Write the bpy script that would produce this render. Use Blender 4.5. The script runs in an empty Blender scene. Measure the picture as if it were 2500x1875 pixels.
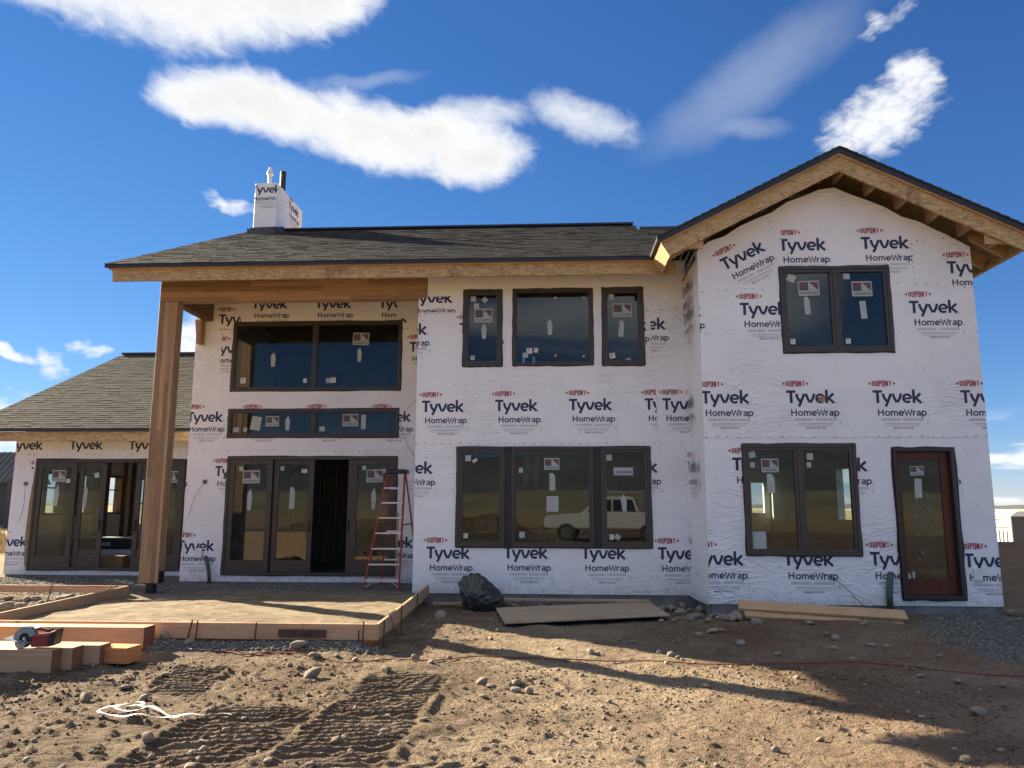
import bpy, bmesh, math, random
import numpy as np
from mathutils import Vector, Matrix

random.seed(7)
RNG = np.random.default_rng(7)
scene = bpy.context.scene
COL = scene.collection
R = math.radians

# ------------------------------------------------------------------ camera
CAM_H = 1.6
def camera_basis(pitch, yaw, roll):
    fw = Vector((-math.sin(yaw)*math.cos(pitch), math.cos(yaw)*math.cos(pitch), math.sin(pitch)))
    rt = Vector((math.cos(yaw), math.sin(yaw), 0))
    up = rt.cross(fw)
    r2 = rt*math.cos(roll) + up*math.sin(roll)
    u2 = -rt*math.sin(roll) + up*math.cos(roll)
    return r2, u2, fw
cr, cu, cf = camera_basis(R(9.05), R(3.2), R(0.15))
cam_data = bpy.data.cameras.new('camera')
cam_data.sensor_fit = 'HORIZONTAL'
cam_data.sensor_width = 36.0
cam_data.lens = 1862.0/2500.0*36.0
cam_data.clip_start = 0.05
cam_data.clip_end = 12000
cam = bpy.data.objects.new('camera', cam_data)
COL.objects.link(cam)
cam.matrix_world = Matrix(((cr.x, cu.x, -cf.x, 0), (cr.y, cu.y, -cf.y, 0), (cr.z, cu.z, -cf.z, CAM_H), (0, 0, 0, 1)))
scene.camera = cam

# ------------------------------------------------------------------ light
SUN_EL = 25.0
SUN_AZ = -56.5          # degrees from +Y towards +X
SUN_DIR = Vector((math.sin(R(SUN_AZ))*math.cos(R(SUN_EL)), math.cos(R(SUN_AZ))*math.cos(R(SUN_EL)), math.sin(R(SUN_EL))))
sun_data = bpy.data.lights.new('sun', 'SUN')
sun_data.energy = 5.0
sun_data.angle = R(0.5)
sun_data.color = (1.0, 0.86, 0.64)
sun = bpy.data.objects.new('sun', sun_data)
sun.rotation_euler = SUN_DIR.to_track_quat('Z', 'Y').to_euler()
sun.location = SUN_DIR*60
COL.objects.link(sun)

scene.view_settings.view_transform = 'Standard'
scene.view_settings.look = 'None'
scene.view_settings.exposure = 2.08
scene.view_settings.gamma = 1.0
scene.view_settings.use_curve_mapping = False
scene.cycles.max_bounces = 7; scene.cycles.diffuse_bounces = 3
scene.cycles.transparent_max_bounces = 12
scene.cycles.use_adaptive_sampling = True
scene.cycles.adaptive_threshold = 0.02
scene.cycles.caustics_reflective = False
scene.cycles.caustics_refractive = False
try:
    scene.cycles.use_denoising = True
except Exception:
    pass

# ---- node helper
class NT:
    def __init__(self, tree):
        self.t = tree; self.x = 0
    def n(self, typ, **kw):
        nd = self.t.nodes.new(typ); self.x += 30; nd.location = (self.x, 0)
        ins = kw.pop('ins', {})
        for k, v in kw.items(): setattr(nd, k, v)
        for k, v in ins.items(): self.set(nd.inputs[k], v)
        return nd
    def set(self, sock, v):
        if isinstance(v, bpy.types.NodeSocket): self.t.links.new(v, sock)
        elif isinstance(v, bpy.types.Node): self.t.links.new(v.outputs[0], sock)
        else: sock.default_value = v
    def math(self, op, a, b=None, c=None, clamp=False):
        nd = self.n('ShaderNodeMath', operation=op, use_clamp=clamp)
        self.set(nd.inputs[0], a)
        if b is not None: self.set(nd.inputs[1], b)
        if c is not None: self.set(nd.inputs[2], c)
        return nd.outputs[0]
    def smooth(self, v, lo, hi, t0=0.0, t1=1.0):
        nd = self.n('ShaderNodeMapRange', interpolation_type='SMOOTHSTEP')
        self.set(nd.inputs['Value'], v)
        self.set(nd.inputs['From Min'], lo); self.set(nd.inputs['From Max'], hi)
        self.set(nd.inputs['To Min'], t0); self.set(nd.inputs['To Max'], t1)
        return nd.outputs[0]
    def mix(self, f, a, b, blend='MIX'):
        nd = self.n('ShaderNodeMix', data_type='RGBA', blend_type=blend)
        self.set(nd.inputs[0], f)
        self.set(nd.inputs[6], a); self.set(nd.inputs[7], b)
        return nd.outputs[2]
    def noise(self, vec, scale, detail=4, rough=0.5, dist=0.0, dim='3D'):
        nd = self.n('ShaderNodeTexNoise', noise_dimensions=dim)
        if vec is not None: self.set(nd.inputs['Vector'], vec)
        nd.inputs['Scale'].default_value = scale; nd.inputs['Detail'].default_value = detail
        nd.inputs['Roughness'].default_value = rough; nd.inputs['Distortion'].default_value = dist
        return nd
    def mapping(self, vec, loc=(0, 0, 0), rot=(0, 0, 0), sc=(1, 1, 1), typ='POINT'):
        nd = self.n('ShaderNodeMapping', vector_type=typ)
        self.set(nd.inputs['Vector'], vec)
        nd.inputs['Location'].default_value = loc; nd.inputs['Rotation'].default_value = rot; nd.inputs['Scale'].default_value = sc
        return nd.outputs[0]
    def ramp(self, v, stops, interp='LINEAR'):
        nd = self.n('ShaderNodeValToRGB'); self.set(nd.inputs[0], v)
        cr_ = nd.color_ramp; cr_.interpolation = interp
        while len(cr_.elements) > 1: cr_.elements.remove(cr_.elements[-1])
        cr_.elements[0].position = stops[0][0]; cr_.elements[0].color = (*stops[0][1], 1)
        for p, c in stops[1:]:
            e = cr_.elements.new(p); e.color = (*c, 1)
        return nd.outputs[0]

# ------------------------------------------------------------------ world: sky with the clouds of that morning
world = bpy.data.worlds.new('World'); scene.world = world; world.use_nodes = True
wt = world.node_tree; wt.nodes.clear()
W = NT(wt)
tc = W.n('ShaderNodeTexCoord'); D = tc.outputs['Generated']
sky = W.n('ShaderNodeTexSky', sky_type='NISHITA', sun_disc=False)
sky.sun_elevation = R(SUN_EL); sky.sun_rotation = R(SUN_AZ)
sky.altitude = 2500; sky.air_density = 1.0; sky.dust_density = 0.0; sky.ozone_density = 4.0
SKY_K = 0.0415
sky_sat = W.n('ShaderNodeHueSaturation', ins={'Saturation': 1.16, 'Value': 1.0, 'Color': sky.outputs[0]}).outputs[0]
sky_col = W.n('ShaderNodeVectorMath', operation='MULTIPLY', ins={0: sky_sat, 1: (SKY_K*0.88, SKY_K*0.93, SKY_K*1.21)}).outputs[0]
den = W.n('ShaderNodeVectorMath', operation='MULTIPLY_ADD', ins={0: sky_col, 1: (1.2, 1.7, 1.8), 2: (1, 1, 1)}).outputs[0]
sky_col = W.n('ShaderNodeVectorMath', operation='DIVIDE', ins={0: sky_col, 1: den}).outputs[0]
sep = W.n('ShaderNodeSeparateXYZ', ins={0: D})
az = W.math('MULTIPLY', W.math('ARCTAN2', sep.outputs[0], sep.outputs[1]), 180/math.pi)
el = W.math('MULTIPLY', W.math('ARCSINE', sep.outputs[2]), 180/math.pi)
AE = W.n('ShaderNodeCombineXYZ', ins={0: az, 1: el}).outputs[0]
# turbulence that bends the outlines
warp_n = W.noise(AE, 0.22, 3, 0.55, 0.0, '2D')
warp = W.n('ShaderNodeVectorMath', operation='SUBTRACT', ins={0: warp_n.outputs['Color'], 1: (0.5, 0.5, 0.5)}).outputs[0]
def warped(amount):
    s = W.n('ShaderNodeVectorMath', operation='MULTIPLY', ins={0: warp, 1: (amount*1.6, amount, 0)}).outputs[0]
    return W.n('ShaderNodeVectorMath', operation='ADD', ins={0: AE, 1: s}).outputs[0]
AEs = warped(1.3); AEw = warped(3.0)
def blob(vec, a, e, ra, rb, rot, amp=1.0):
    d = W.n('ShaderNodeVectorMath', operation='SUBTRACT', ins={0: vec, 1: (a, e, 0)}).outputs[0]
    c_, s_ = math.cos(R(rot)), math.sin(R(rot))
    p = W.n('ShaderNodeVectorMath', operation='DOT_PRODUCT', ins={0: d, 1: (c_/ra, s_/ra, 0)}).outputs['Value']
    q = W.n('ShaderNodeVectorMath', operation='DOT_PRODUCT', ins={0: d, 1: (-s_/rb, c_/rb, 0)}).outputs['Value']
    v = W.math('SUBTRACT', 1.0, W.math('MULTIPLY_ADD', p, p, W.math('MULTIPLY', q, q)))
    v = W.math('MAXIMUM', v, -1.5)
    return v if amp == 1.0 else W.math('MULTIPLY', v, amp)
def union(lst):
    r = lst[0]
    for q in lst[1:]: r = W.math('SMOOTH_MAX', r, q, 0.35)
    return r
lin = lambda ax, ay: W.n('ShaderNodeCombineXYZ', ins={0: W.n('ShaderNodeVectorMath', operation='DOT_PRODUCT', ins={0: AE, 1: ax}).outputs['Value'], 1: W.n('ShaderNodeVectorMath', operation='DOT_PRODUCT', ins={0: AE, 1: ay}).outputs['Value']}).outputs[0]
fine = W.noise(lin((.68, -.15, 0), (.27, 1.27, 0)), 0.8, 5, 0.6, 0.4, '2D').outputs['Fac']
wisp = W.noise(lin((.58, .14, 0), (-.36, 1.55, 0)), 1.2, 5, 0.62, 0.25, '2D').outputs['Fac']
# solid lens-shaped clouds
lens = union([blob(AEs, -28.2, 34.3, 13.0, 4.7, 6), blob(AEs, -39, 32.9, 8, 3.0, -8), blob(AEs, -19.5, 34.9, 7, 3.0, 14),
              blob(AEs, -22.5, 27.6, 8.2, 2.35, -4), blob(AEs, -27.3, 27.3, 3.6, 1.9, 0), blob(AEs, -14, 26.6, 9.0, 2.75, -9), blob(AEs, -6.2, 25.6, 5.2, 2.6, 4), blob(AEs, -9.5, 27.2, 5.5, 1.9, -4)])
lens_v = W.math('ADD', lens, W.math('MULTIPLY', W.math('SUBTRACT', fine, 0.5), 0.60))
lens_d = W.smooth(lens_v, -0.06, 0.85)
soft = union([blob(AEs, 2.4, 28.2, 4.6, 1.55, -18), blob(AEs, -6.5, 28.4, 5.0, 1.3, 2)])
soft_d = W.smooth(W.math('ADD', soft, W.math('MULTIPLY', W.math('SUBTRACT', fine, 0.5), 1.0)), -0.4, 1.35, 0.0, 0.78)
veil = union([blob(AEs, 15.5, 29.4, 8.6, 2.2, 24), blob(AEs, 14.5, 26.6, 3.2, 0.8, -10), blob(AEs, -15.0, 30.2, 4.5, 0.5, 8)])
veil_d = W.smooth(W.math('ADD', veil, W.math('MULTIPLY', W.math('SUBTRACT', wisp, 0.5), 0.30)), -0.7, 1.6, 0.0, 0.24)
wis = union([blob(AEs, 24.0, 25.5, 4.3, 2.3, 12), blob(AEs, 26.4, 27.4, 1.9, 2.0, 30), blob(AEw, 24.8, 31.4, 2.2, 0.7, 10, 0.45),
             blob(AEw, -24.8, 20.7, 2.3, 0.55, -14, 0.8), blob(AEs, -26.4, 11.3, 2.0, 2.0, 0), blob(AEw, -37.5, 9.3, 3.2, 0.5, -6),
             blob(AEw, -34.4, 9.0, 1.1, 1.1, 30, 0.8), blob(AEw, -32.4, 10.3, 1.0, 0.6, 0, 0.8), blob(AEw, -38.5, 5.4, 4.5, 1.7, 6), blob(AEw, -33.5, 4.0, 6, 1.3, 0)])
wis_d = W.smooth(W.math('ADD', wis, W.math('ADD', W.math('MULTIPLY', W.math('SUBTRACT', wisp, 0.5), 1.0), W.math('MULTIPLY', W.math('SUBTRACT', fine, 0.5), 1.1))), -0.15, 1.15, 0.0, 0.92)
# low fair-weather banks all round the horizon, and lens clouds outside the view, thickened overhead to light the shaded walls
lown = W.noise(lin((.12, 0, 0), (0, .55, 0)), 1.0, 5, 0.6, 0.3, '2D').outputs['Fac']
low_mask = W.math('MULTIPLY', W.smooth(el, 6.8, 3.0), W.smooth(el, -1.0, 0.8))
low_d = W.math('MULTIPLY', W.smooth(lown, 0.46, 0.68, 0.0, 0.8), low_mask)
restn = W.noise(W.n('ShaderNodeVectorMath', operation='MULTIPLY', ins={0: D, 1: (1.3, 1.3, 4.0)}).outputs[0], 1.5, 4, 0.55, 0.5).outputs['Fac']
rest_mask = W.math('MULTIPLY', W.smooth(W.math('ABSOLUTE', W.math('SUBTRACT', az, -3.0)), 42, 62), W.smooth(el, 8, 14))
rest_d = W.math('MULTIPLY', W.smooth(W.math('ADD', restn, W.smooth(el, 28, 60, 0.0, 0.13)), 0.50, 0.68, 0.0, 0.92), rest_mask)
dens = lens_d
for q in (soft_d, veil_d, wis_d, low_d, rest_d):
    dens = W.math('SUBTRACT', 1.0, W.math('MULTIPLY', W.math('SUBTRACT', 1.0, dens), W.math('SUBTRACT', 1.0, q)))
core = W.smooth(lens_v, 0.35, 1.25)
shade = warp_n.outputs['Fac']
fill_gain = W.smooth(W.n('ShaderNodeVectorMath', operation='DOT_PRODUCT', ins={0: D, 1: tuple(SUN_DIR)}).outputs['Value'], 0.45, -0.6, 1.0, 1.28)  # added gain: clouds opposite the sun brightened to lift the shaded walls
cloud_bright = W.math('SUBTRACT', W.math('MULTIPLY', fill_gain, 0.256), W.math('MULTIPLY', W.math('MULTIPLY', core, shade), 0.085))
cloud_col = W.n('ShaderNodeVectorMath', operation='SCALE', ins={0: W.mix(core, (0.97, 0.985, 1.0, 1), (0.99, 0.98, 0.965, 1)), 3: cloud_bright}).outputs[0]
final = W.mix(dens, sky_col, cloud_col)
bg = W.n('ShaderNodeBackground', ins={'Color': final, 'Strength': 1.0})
world.cycles.sampling_method = 'MANUAL'; world.cycles.sample_map_resolution = 512
wo = W.n('ShaderNodeOutputWorld'); wt.links.new(bg.outputs[0], wo.inputs['Surface'])

# ------------------------------------------------------------------ materials
MATS = {}
def material(name, build):
    m = bpy.data.materials.new(name); m.use_nodes = True
    t = m.node_tree; t.nodes.clear(); N = NT(t)
    out = N.n('ShaderNodeOutputMaterial')
    sh = build(N)
    t.links.new(sh, out.inputs['Surface'])
    MATS[name] = m
    return m
def principled(N, col, rough=0.6, metal=0.0, normal=None, spec=None, coat=0.0):
    p = N.n('ShaderNodeBsdfPrincipled')
    N.set(p.inputs['Base Color'], col if not (isinstance(col, tuple) and len(col) == 3) else (*col, 1))
    N.set(p.inputs['Roughness'], rough); p.inputs['Metallic'].default_value = metal
    if spec is not None: p.inputs['Specular IOR Level'].default_value = spec
    if coat: p.inputs['Coat Weight'].default_value = coat
    if normal is not None: N.set(p.inputs['Normal'], normal)
    return p.outputs[0]
def bump(N, h, strength=0.3, dist=0.02, normal=None):
    b = N.n('ShaderNodeBump'); b.inputs['Strength'].default_value = strength; b.inputs['Distance'].default_value = dist
    N.set(b.inputs['Height'], h)
    if normal is not None: N.set(b.inputs['Normal'], normal)
    return b.outputs[0]
def objco(N): return N.n('ShaderNodeTexCoord').outputs['Object']
def flat(name, col, rough=0.6, metal=0.0, var=0.12, scale=6.0, spec=None, bumpk=0.0, coat=0.0):
    def f(N):
        co = objco(N)
        n = N.noise(co, scale, 5, 0.6).outputs['Fac']
        a = tuple(c*(1-var) for c in col); b = tuple(min(1, c*(1+var)) for c in col)
        c = N.mix(N.smooth(n, 0.3, 0.7), (*a, 1), (*b, 1))
        nm = bump(N, N.noise(co, scale*8, 3, 0.5).outputs['Fac'], bumpk, 0.01) if bumpk else None
        rr = N.smooth(N.noise(co, scale*2.3, 4, 0.6).outputs['Fac'], 0.2, 0.8, max(0, rough-0.1), min(1, rough+0.1))
        return principled(N, c, rr, metal, nm, spec, coat)
    return material(name, f)

def wrap_mat(N):
    co = objco(N)
    d = N.noise(co, 0.9, 3, 0.5)
    dv = N.n('ShaderNodeVectorMath', operation='SCALE', ins={0: d.outputs['Color'], 3: 0.9}).outputs[0]
    cw = N.n('ShaderNodeVectorMath', operation='ADD', ins={0: co, 1: dv}).outputs[0]
    # long slack folds running diagonally, strongest in patches
    f1 = N.noise(N.mapping(cw, rot=(0, R(35), 0), sc=(0.7, 1, 5.0)), 1.3, 2, 0.5, 0.6).outputs['Fac']
    f2 = N.noise(N.mapping(cw, rot=(0, R(-50), 0), sc=(0.8, 1, 4.0)), 1.7, 2, 0.5, 0.8).outputs['Fac']
    r1 = N.math('ABSOLUTE', N.math('SUBTRACT', f1, 0.5)); r2 = N.math('ABSOLUTE', N.math('SUBTRACT', f2, 0.5))
    fold = N.math('ADD', N.smooth(r1, 0.05, 0.0), N.smooth(r2, 0.045, 0.0))
    patch = N.smooth(N.noise(co, 0.55, 3, 0.5).outputs['Fac'], 0.42, 0.66)
    fold = N.math('MULTIPLY', fold, patch)
    broad = N.noise(N.mapping(co, sc=(1.0, 1.0, 0.6)), 1.7, 3, 0.5).outputs['Fac']
    crinkle = N.noise(co, 26, 4, 0.6).outputs['Fac']
    h = N.math('ADD', N.math('ADD', N.math('MULTIPLY', fold, 0.9), N.math('MULTIPLY', broad, 1.6)), N.math('MULTIPLY', crinkle, 0.10))
    nm = bump(N, h, 0.46, 0.022)
    dirt = N.noise(co, 1.3, 6, 0.62).outputs['Fac']
    fib = N.noise(co, 9, 5, 0.7).outputs['Fac']
    c = N.mix(N.smooth(dirt, 0.35, 0.75), (0.90, 0.90, 0.915, 1), (0.83, 0.825, 0.835, 1))
    c = N.mix(N.smooth(fib, 0.55, 0.8, 0, 0.5), c, (0.72, 0.71, 0.715, 1))
    zc = N.n('ShaderNodeSeparateXYZ', ins={0: co}).outputs[2]
    spl = N.math('MULTIPLY', N.smooth(N.math('ADD', zc, N.math('MULTIPLY', N.noise(co, 5, 4, 0.6).outputs['Fac'], 0.5)), 0.62, 0.30), N.smooth(N.noise(co, 16, 3, 0.6).outputs['Fac'], 0.35, 0.65, 0.15, 0.6))
    c = N.mix(spl, c, (0.42, 0.37, 0.31, 1))
    return principled(N, c, 0.55, 0, nm, 0.25)
material('house_wrap', wrap_mat)

def osb_mat(dark=1.0, stain=0.6):
    def f(N):
        co = objco(N)
        cols = []
        hs = []
        for i, (ry, off) in enumerate(((18, 0), (-32, 3.3), (70, 7.1))):
            v = N.n('ShaderNodeTexVoronoi', feature='F1')
            N.set(v.inputs['Vector'], N.mapping(co, loc=(off, off*.7, off*1.3), rot=(0, R(ry), 0), sc=(9, 9, 34)))
            v.inputs['Scale'].default_value = 1.0; v.inputs['Randomness'].default_value = 1.0
            cols.append(v.outputs['Color']); hs.append(v.outputs['Distance'])
        pick = N.noise(co, 13, 2, 0.5).outputs['Fac']
        cc = N.mix(N.smooth(pick, 0.44, 0.48), cols[0], cols[1])
        cc = N.mix(N.smooth(pick, 0.55, 0.59), cc, cols[2])
        g = N.n('ShaderNodeSeparateColor', ins={0: cc}).outputs[0]
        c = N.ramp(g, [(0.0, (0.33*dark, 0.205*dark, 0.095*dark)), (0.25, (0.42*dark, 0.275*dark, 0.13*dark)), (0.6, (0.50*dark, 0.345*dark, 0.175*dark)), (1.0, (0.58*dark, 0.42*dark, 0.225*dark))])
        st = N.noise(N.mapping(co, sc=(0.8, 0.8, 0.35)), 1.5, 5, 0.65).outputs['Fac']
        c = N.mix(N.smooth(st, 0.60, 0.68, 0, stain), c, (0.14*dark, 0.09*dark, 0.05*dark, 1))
        nm = bump(N, hs[0], 0.35, 0.004)
        return principled(N, c, 0.65, 0, nm, 0.3)
    return f
material('osb', osb_mat())
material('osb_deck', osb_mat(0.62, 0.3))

def wood(name, c0, c1, along, lam=0.0, lam_axis=2, rough=0.6, stain=0.0, knots=True):
    def f(N):
        co = objco(N)
        sc = [14, 14, 14]; sc[along] = 0.9
        g = N.noise(N.mapping(co, sc=tuple(sc)), 2.2, 7, 0.62, 0.7).outputs['Fac']
        sc2 = [5, 5, 5]; sc2[along] = 0.35
        g2 = N.noise(N.mapping(co, sc=tuple(sc2)), 1.2, 3, 0.5, 0.4).outputs['Fac']
        v = N.math('ADD', N.math('MULTIPLY', g, 0.65), N.math('MULTIPLY', g2, 0.35))
        mid = tuple((a+b)/2 for a, b in zip(c0, c1))
        c = N.ramp(v, [(0.32, c0), (0.5, mid), (0.66, c1)])
        if lam:
            s = N.n('ShaderNodeSeparateXYZ', ins={0: co}).outputs[lam_axis]
            q = N.math('DIVIDE', s, lam)
            fl = N.math('FLOOR', q)
            sa = N.n('ShaderNodeSeparateXYZ', ins={0: co}).outputs[along]
            seg = N.math('FLOOR', N.math('MULTIPLY', N.math('ADD', sa, N.math('MULTIPLY', fl, 1.37)), 0.45))
            wn = N.n('ShaderNodeTexWhiteNoise', noise_dimensions='2D', ins={'Vector': N.n('ShaderNodeCombineXYZ', ins={0: fl, 1: seg}).outputs[0]})
            c = N.mix(1.0, c, N.ramp(wn.outputs[0], [(0, (0.74, 0.72, 0.70)), (0.6, (1.0, 1.0, 1.0)), (1, (1.35, 1.32, 1.25))]), 'MULTIPLY')
            fr = N.math('FRACT', q)
            joint = N.smooth(N.math('ABSOLUTE', N.math('SUBTRACT', fr, 0.5)), 0.485, 0.5)
            c = N.mix(N.math('MULTIPLY', joint, 0.45), c, (0.06, 0.035, 0.02, 1))
        if knots:
            vv = N.n('ShaderNodeTexVoronoi', feature='F1'); sk = [2.6, 2.6, 2.6]; sk[along] = 1.0
            N.set(vv.inputs['Vector'], N.mapping(co, sc=tuple(sk))); vv.inputs['Scale'].default_value = 1.6
            c = N.mix(N.smooth(vv.outputs['Distance'], 0.075, 0.03, 0, 0.75), c, (0.09, 0.045, 0.02, 1))
        if stain:
            st = N.noise(co, 1.2, 5, 0.6).outputs['Fac']
            c = N.mix(N.smooth(st, 0.52, 0.75, 0, stain), c, (0.17, 0.13, 0.10, 1))
        nm = bump(N, g, 0.25, 0.004)
        return principled(N, c, rough, 0, nm, 0.3)
    return material(name, f)
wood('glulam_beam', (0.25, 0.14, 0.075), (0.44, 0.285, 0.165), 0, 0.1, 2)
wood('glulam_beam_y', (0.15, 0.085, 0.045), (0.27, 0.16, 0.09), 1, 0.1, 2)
wood('glulam_post', (0.25, 0.15, 0.08), (0.43, 0.28, 0.16), 2, 0.09, 0, stain=0.35)
wood('lumber_x', (0.40, 0.24, 0.12), (0.62, 0.42, 0.24), 0, stain=0.25)
wood('lumber_y', (0.34, 0.21, 0.11), (0.55, 0.38, 0.22), 1, stain=0.3)
wood('form_lumber_x', (0.48, 0.27, 0.15), (0.66, 0.42, 0.26), 0, stain=0.3)
wood('form_lumber_y', (0.42, 0.25, 0.14), (0.58, 0.39, 0.24), 1, stain=0.35)
wood('timber_x', (0.39, 0.24, 0.14), (0.58, 0.39, 0.235), 0, stain=0.3)
wood('timber_end', (0.19, 0.085, 0.045), (0.29, 0.135, 0.075), 1, knots=False)
wood('offcut_wood', (0.50, 0.19, 0.06), (0.66, 0.30, 0.11), 0, knots=False)
wood('plywood', (0.34, 0.25, 0.16), (0.46, 0.35, 0.23), 0, stain=0.5)
wood('plywood_brown', (0.17, 0.11, 0.065), (0.26, 0.17, 0.10), 0, knots=False)
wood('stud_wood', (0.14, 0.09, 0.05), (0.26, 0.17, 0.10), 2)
wood('door_mahogany', (0.07, 0.019, 0.011), (0.125, 0.036, 0.020), 2, rough=0.4, knots=False)

def shingle_mat(N):
    co = objco(N)
    geo = N.n('ShaderNodeNewGeometry'); oi = N.n('ShaderNodeObjectInfo')
    rnd = N.math('FRACT', N.math('ADD', geo.outputs['Random Per Island'], N.math('MULTIPLY', oi.outputs['Random'], 7.31)))
    c = N.ramp(rnd, [(0.0, (0.038, 0.039, 0.040)), (0.35, (0.048, 0.049, 0.050)), (0.7, (0.058, 0.058, 0.057)), (1.0, (0.072, 0.071, 0.068))])
    gr = N.noise(co, 160, 3, 0.6).outputs['Fac']
    c = N.mix(N.smooth(gr, 0.35, 0.7), N.mix(0.5, c, (0.03, 0.03, 0.03, 1)), N.mix(0.16, c, (0.24, 0.225, 0.20, 1)))
    nm = bump(N, gr, 0.5, 0.004)
    return principled(N, c, 0.95, 0, nm, 0.03)
material('asphalt_shingle', shingle_mat)
flat('drip_edge_metal', (0.022, 0.023, 0.026), 0.4, 0.0)
flat('window_bronze', (0.054, 0.044, 0.036), 0.42, 0.0, 0.1)
flat('window_bronze_dark', (0.030, 0.026, 0.024), 0.45, 0.0, 0.1)
flat('flashing_black', (0.018, 0.018, 0.020), 0.55, 0.0, 0.3)
def glass(tint, ior, rough=0.0, film=0.0):
    def f(N):
        tr = N.n('ShaderNodeBsdfTransparent', ins={0: (*tint, 1)})
        gl = N.n('ShaderNodeBsdfGlossy', ins={'Color': (0.95, 0.97, 1.0, 1), 'Roughness': rough})
        co = objco(N)
        wob = N.noise(co, 0.8, 2, 0.5).outputs['Fac']
        N.set(gl.inputs['Normal'], bump(N, wob, 0.06, 0.02))
        bf = N.n('ShaderNodeNewGeometry').outputs['Backfacing']
        fr = N.n('ShaderNodeFresnel', ins={'IOR': N.math('POWER', ior, N.math('MULTIPLY_ADD', bf, -2.0, 1.0))})
        m = N.n('ShaderNodeMixShader'); N.set(m.inputs[0], fr.outputs[0]); N.set(m.inputs[1], tr.outputs[0]); N.set(m.inputs[2], gl.outputs[0])
        if not film: return m.outputs[0]
        # dusty protective film left on the pane
        df = N.n('ShaderNodeBsdfDiffuse', ins={'Color': (0.5, 0.5, 0.48, 1)})
        m2 = N.n('ShaderNodeMixShader')
        N.set(m2.inputs[0], N.smooth(N.noise(co, 2.0, 5, 0.6).outputs['Fac'], 0.3, 0.8, film*0.4, film)); N.set(m2.inputs[1], m.outputs[0]); N.set(m2.inputs[2], df.outputs[0])
        return m2.outputs[0]
    return f
material('window_glass', glass((0.60, 0.67, 0.66), 1.47, 0.018, 0.02))
material('clear_glass', glass((0.93, 0.96, 0.95), 1.5))
flat('sticker_white', (0.42, 0.45, 0.43), 0.6, var=0.06)
flat('sticker_grey', (0.075, 0.09, 0.10), 0.6, var=0.05)
flat('sticker_maroon', (0.14, 0.06, 0.065), 0.6, var=0.05)
flat('smear_grey', (0.16, 0.175, 0.175), 0.7, var=0.2, scale=20)
flat('paper_white', (0.72, 0.72, 0.69), 0.7, var=0.08)
flat('paper_print', (0.25, 0.26, 0.28), 0.7, var=0.3, scale=40)
flat('tape_blue', (0.06, 0.22, 0.55), 0.6)
flat('print_navy', (0.022, 0.030, 0.085), 0.55, var=0.15, scale=3)
flat('print_red', (0.36, 0.022, 0.035), 0.55, var=0.15, scale=3)
flat('print_grey', (0.36, 0.36, 0.39), 0.6, var=0.15)
flat('print_dark', (0.10, 0.06, 0.09), 0.6, var=0.2)
flat('staple_dark', (0.05, 0.05, 0.06), 0.5, var=0.4)
flat('concrete', (0.20, 0.195, 0.185), 0.9, var=0.25, scale=3, bumpk=0.4)
flat('steel_dark', (0.035, 0.034, 0.034), 0.5, 0.4, 0.2)
flat('rebar_rust', (0.085, 0.05, 0.038), 0.7, 0.2, 0.3)
flat('ladder_red', (0.33, 0.035, 0.03), 0.5, var=0.12)
flat('aluminium', (0.58, 0.60, 0.63), 0.38, 0.75, 0.06)
flat('plastic_black', (0.016, 0.017, 0.018), 0.45, var=0.2)
flat('pvc_white', (0.78, 0.78, 0.77), 0.4, var=0.04)
flat('conduit_green', (0.055, 0.075, 0.06), 0.55, var=0.2)
flat('cord_red', (0.20, 0.03, 0.018), 0.55, var=0.2)
flat('wire_grey', (0.14, 0.14, 0.14), 0.6)
flat('wire_yellow', (0.42, 0.36, 0.14), 0.6)
flat('strap_white', (0.82, 0.82, 0.80), 0.35, var=0.05)
flat('tool_red', (0.22, 0.02, 0.022), 0.42, var=0.15, coat=0.2)
flat('tool_grey', (0.30, 0.31, 0.32), 0.4, 0.5, 0.15)
flat('cardboard', (0.36, 0.23, 0.12), 0.8, var=0.12)
flat('carton_white', (0.70, 0.72, 0.72), 0.6, var=0.04)
flat('carton_black', (0.025, 0.03, 0.04), 0.6, var=0.1)
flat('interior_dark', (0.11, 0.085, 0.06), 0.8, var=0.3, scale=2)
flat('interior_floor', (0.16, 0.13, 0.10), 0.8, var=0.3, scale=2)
flat('toilet_light', (0.60, 0.61, 0.60), 0.5, var=0.05)
flat('toilet_roof', (0.74, 0.75, 0.75), 0.5, var=0.05)
flat('toilet_dark', (0.055, 0.058, 0.065), 0.5, var=0.1)
flat('barn_wall', (0.06, 0.062, 0.068), 0.7, var=0.15)
flat('barn_metal', (0.085, 0.08, 0.08), 0.45, 0.4, 0.2)
flat('truck_white', (0.50, 0.51, 0.51), 0.25, var=0.03, coat=0.5)
flat('tyre_black', (0.02, 0.02, 0.02), 0.8, var=0.2)
flat('truck_glass', (0.02, 0.025, 0.03), 0.08, var=0.1)
flat('chrome', (0.6, 0.6, 0.6), 0.2, 0.9)

def bag_mat(N):
    co = objco(N)
    n = N.noise(N.mapping(co, sc=(3, 3, 3)), 6, 6, 0.6, 1.5).outputs['Fac']
    return principled(N, (0.036, 0.038, 0.029), 0.24, 0, bump(N, n, 0.5, 0.03), 0.7)
material('bag_plastic', bag_mat)

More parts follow.
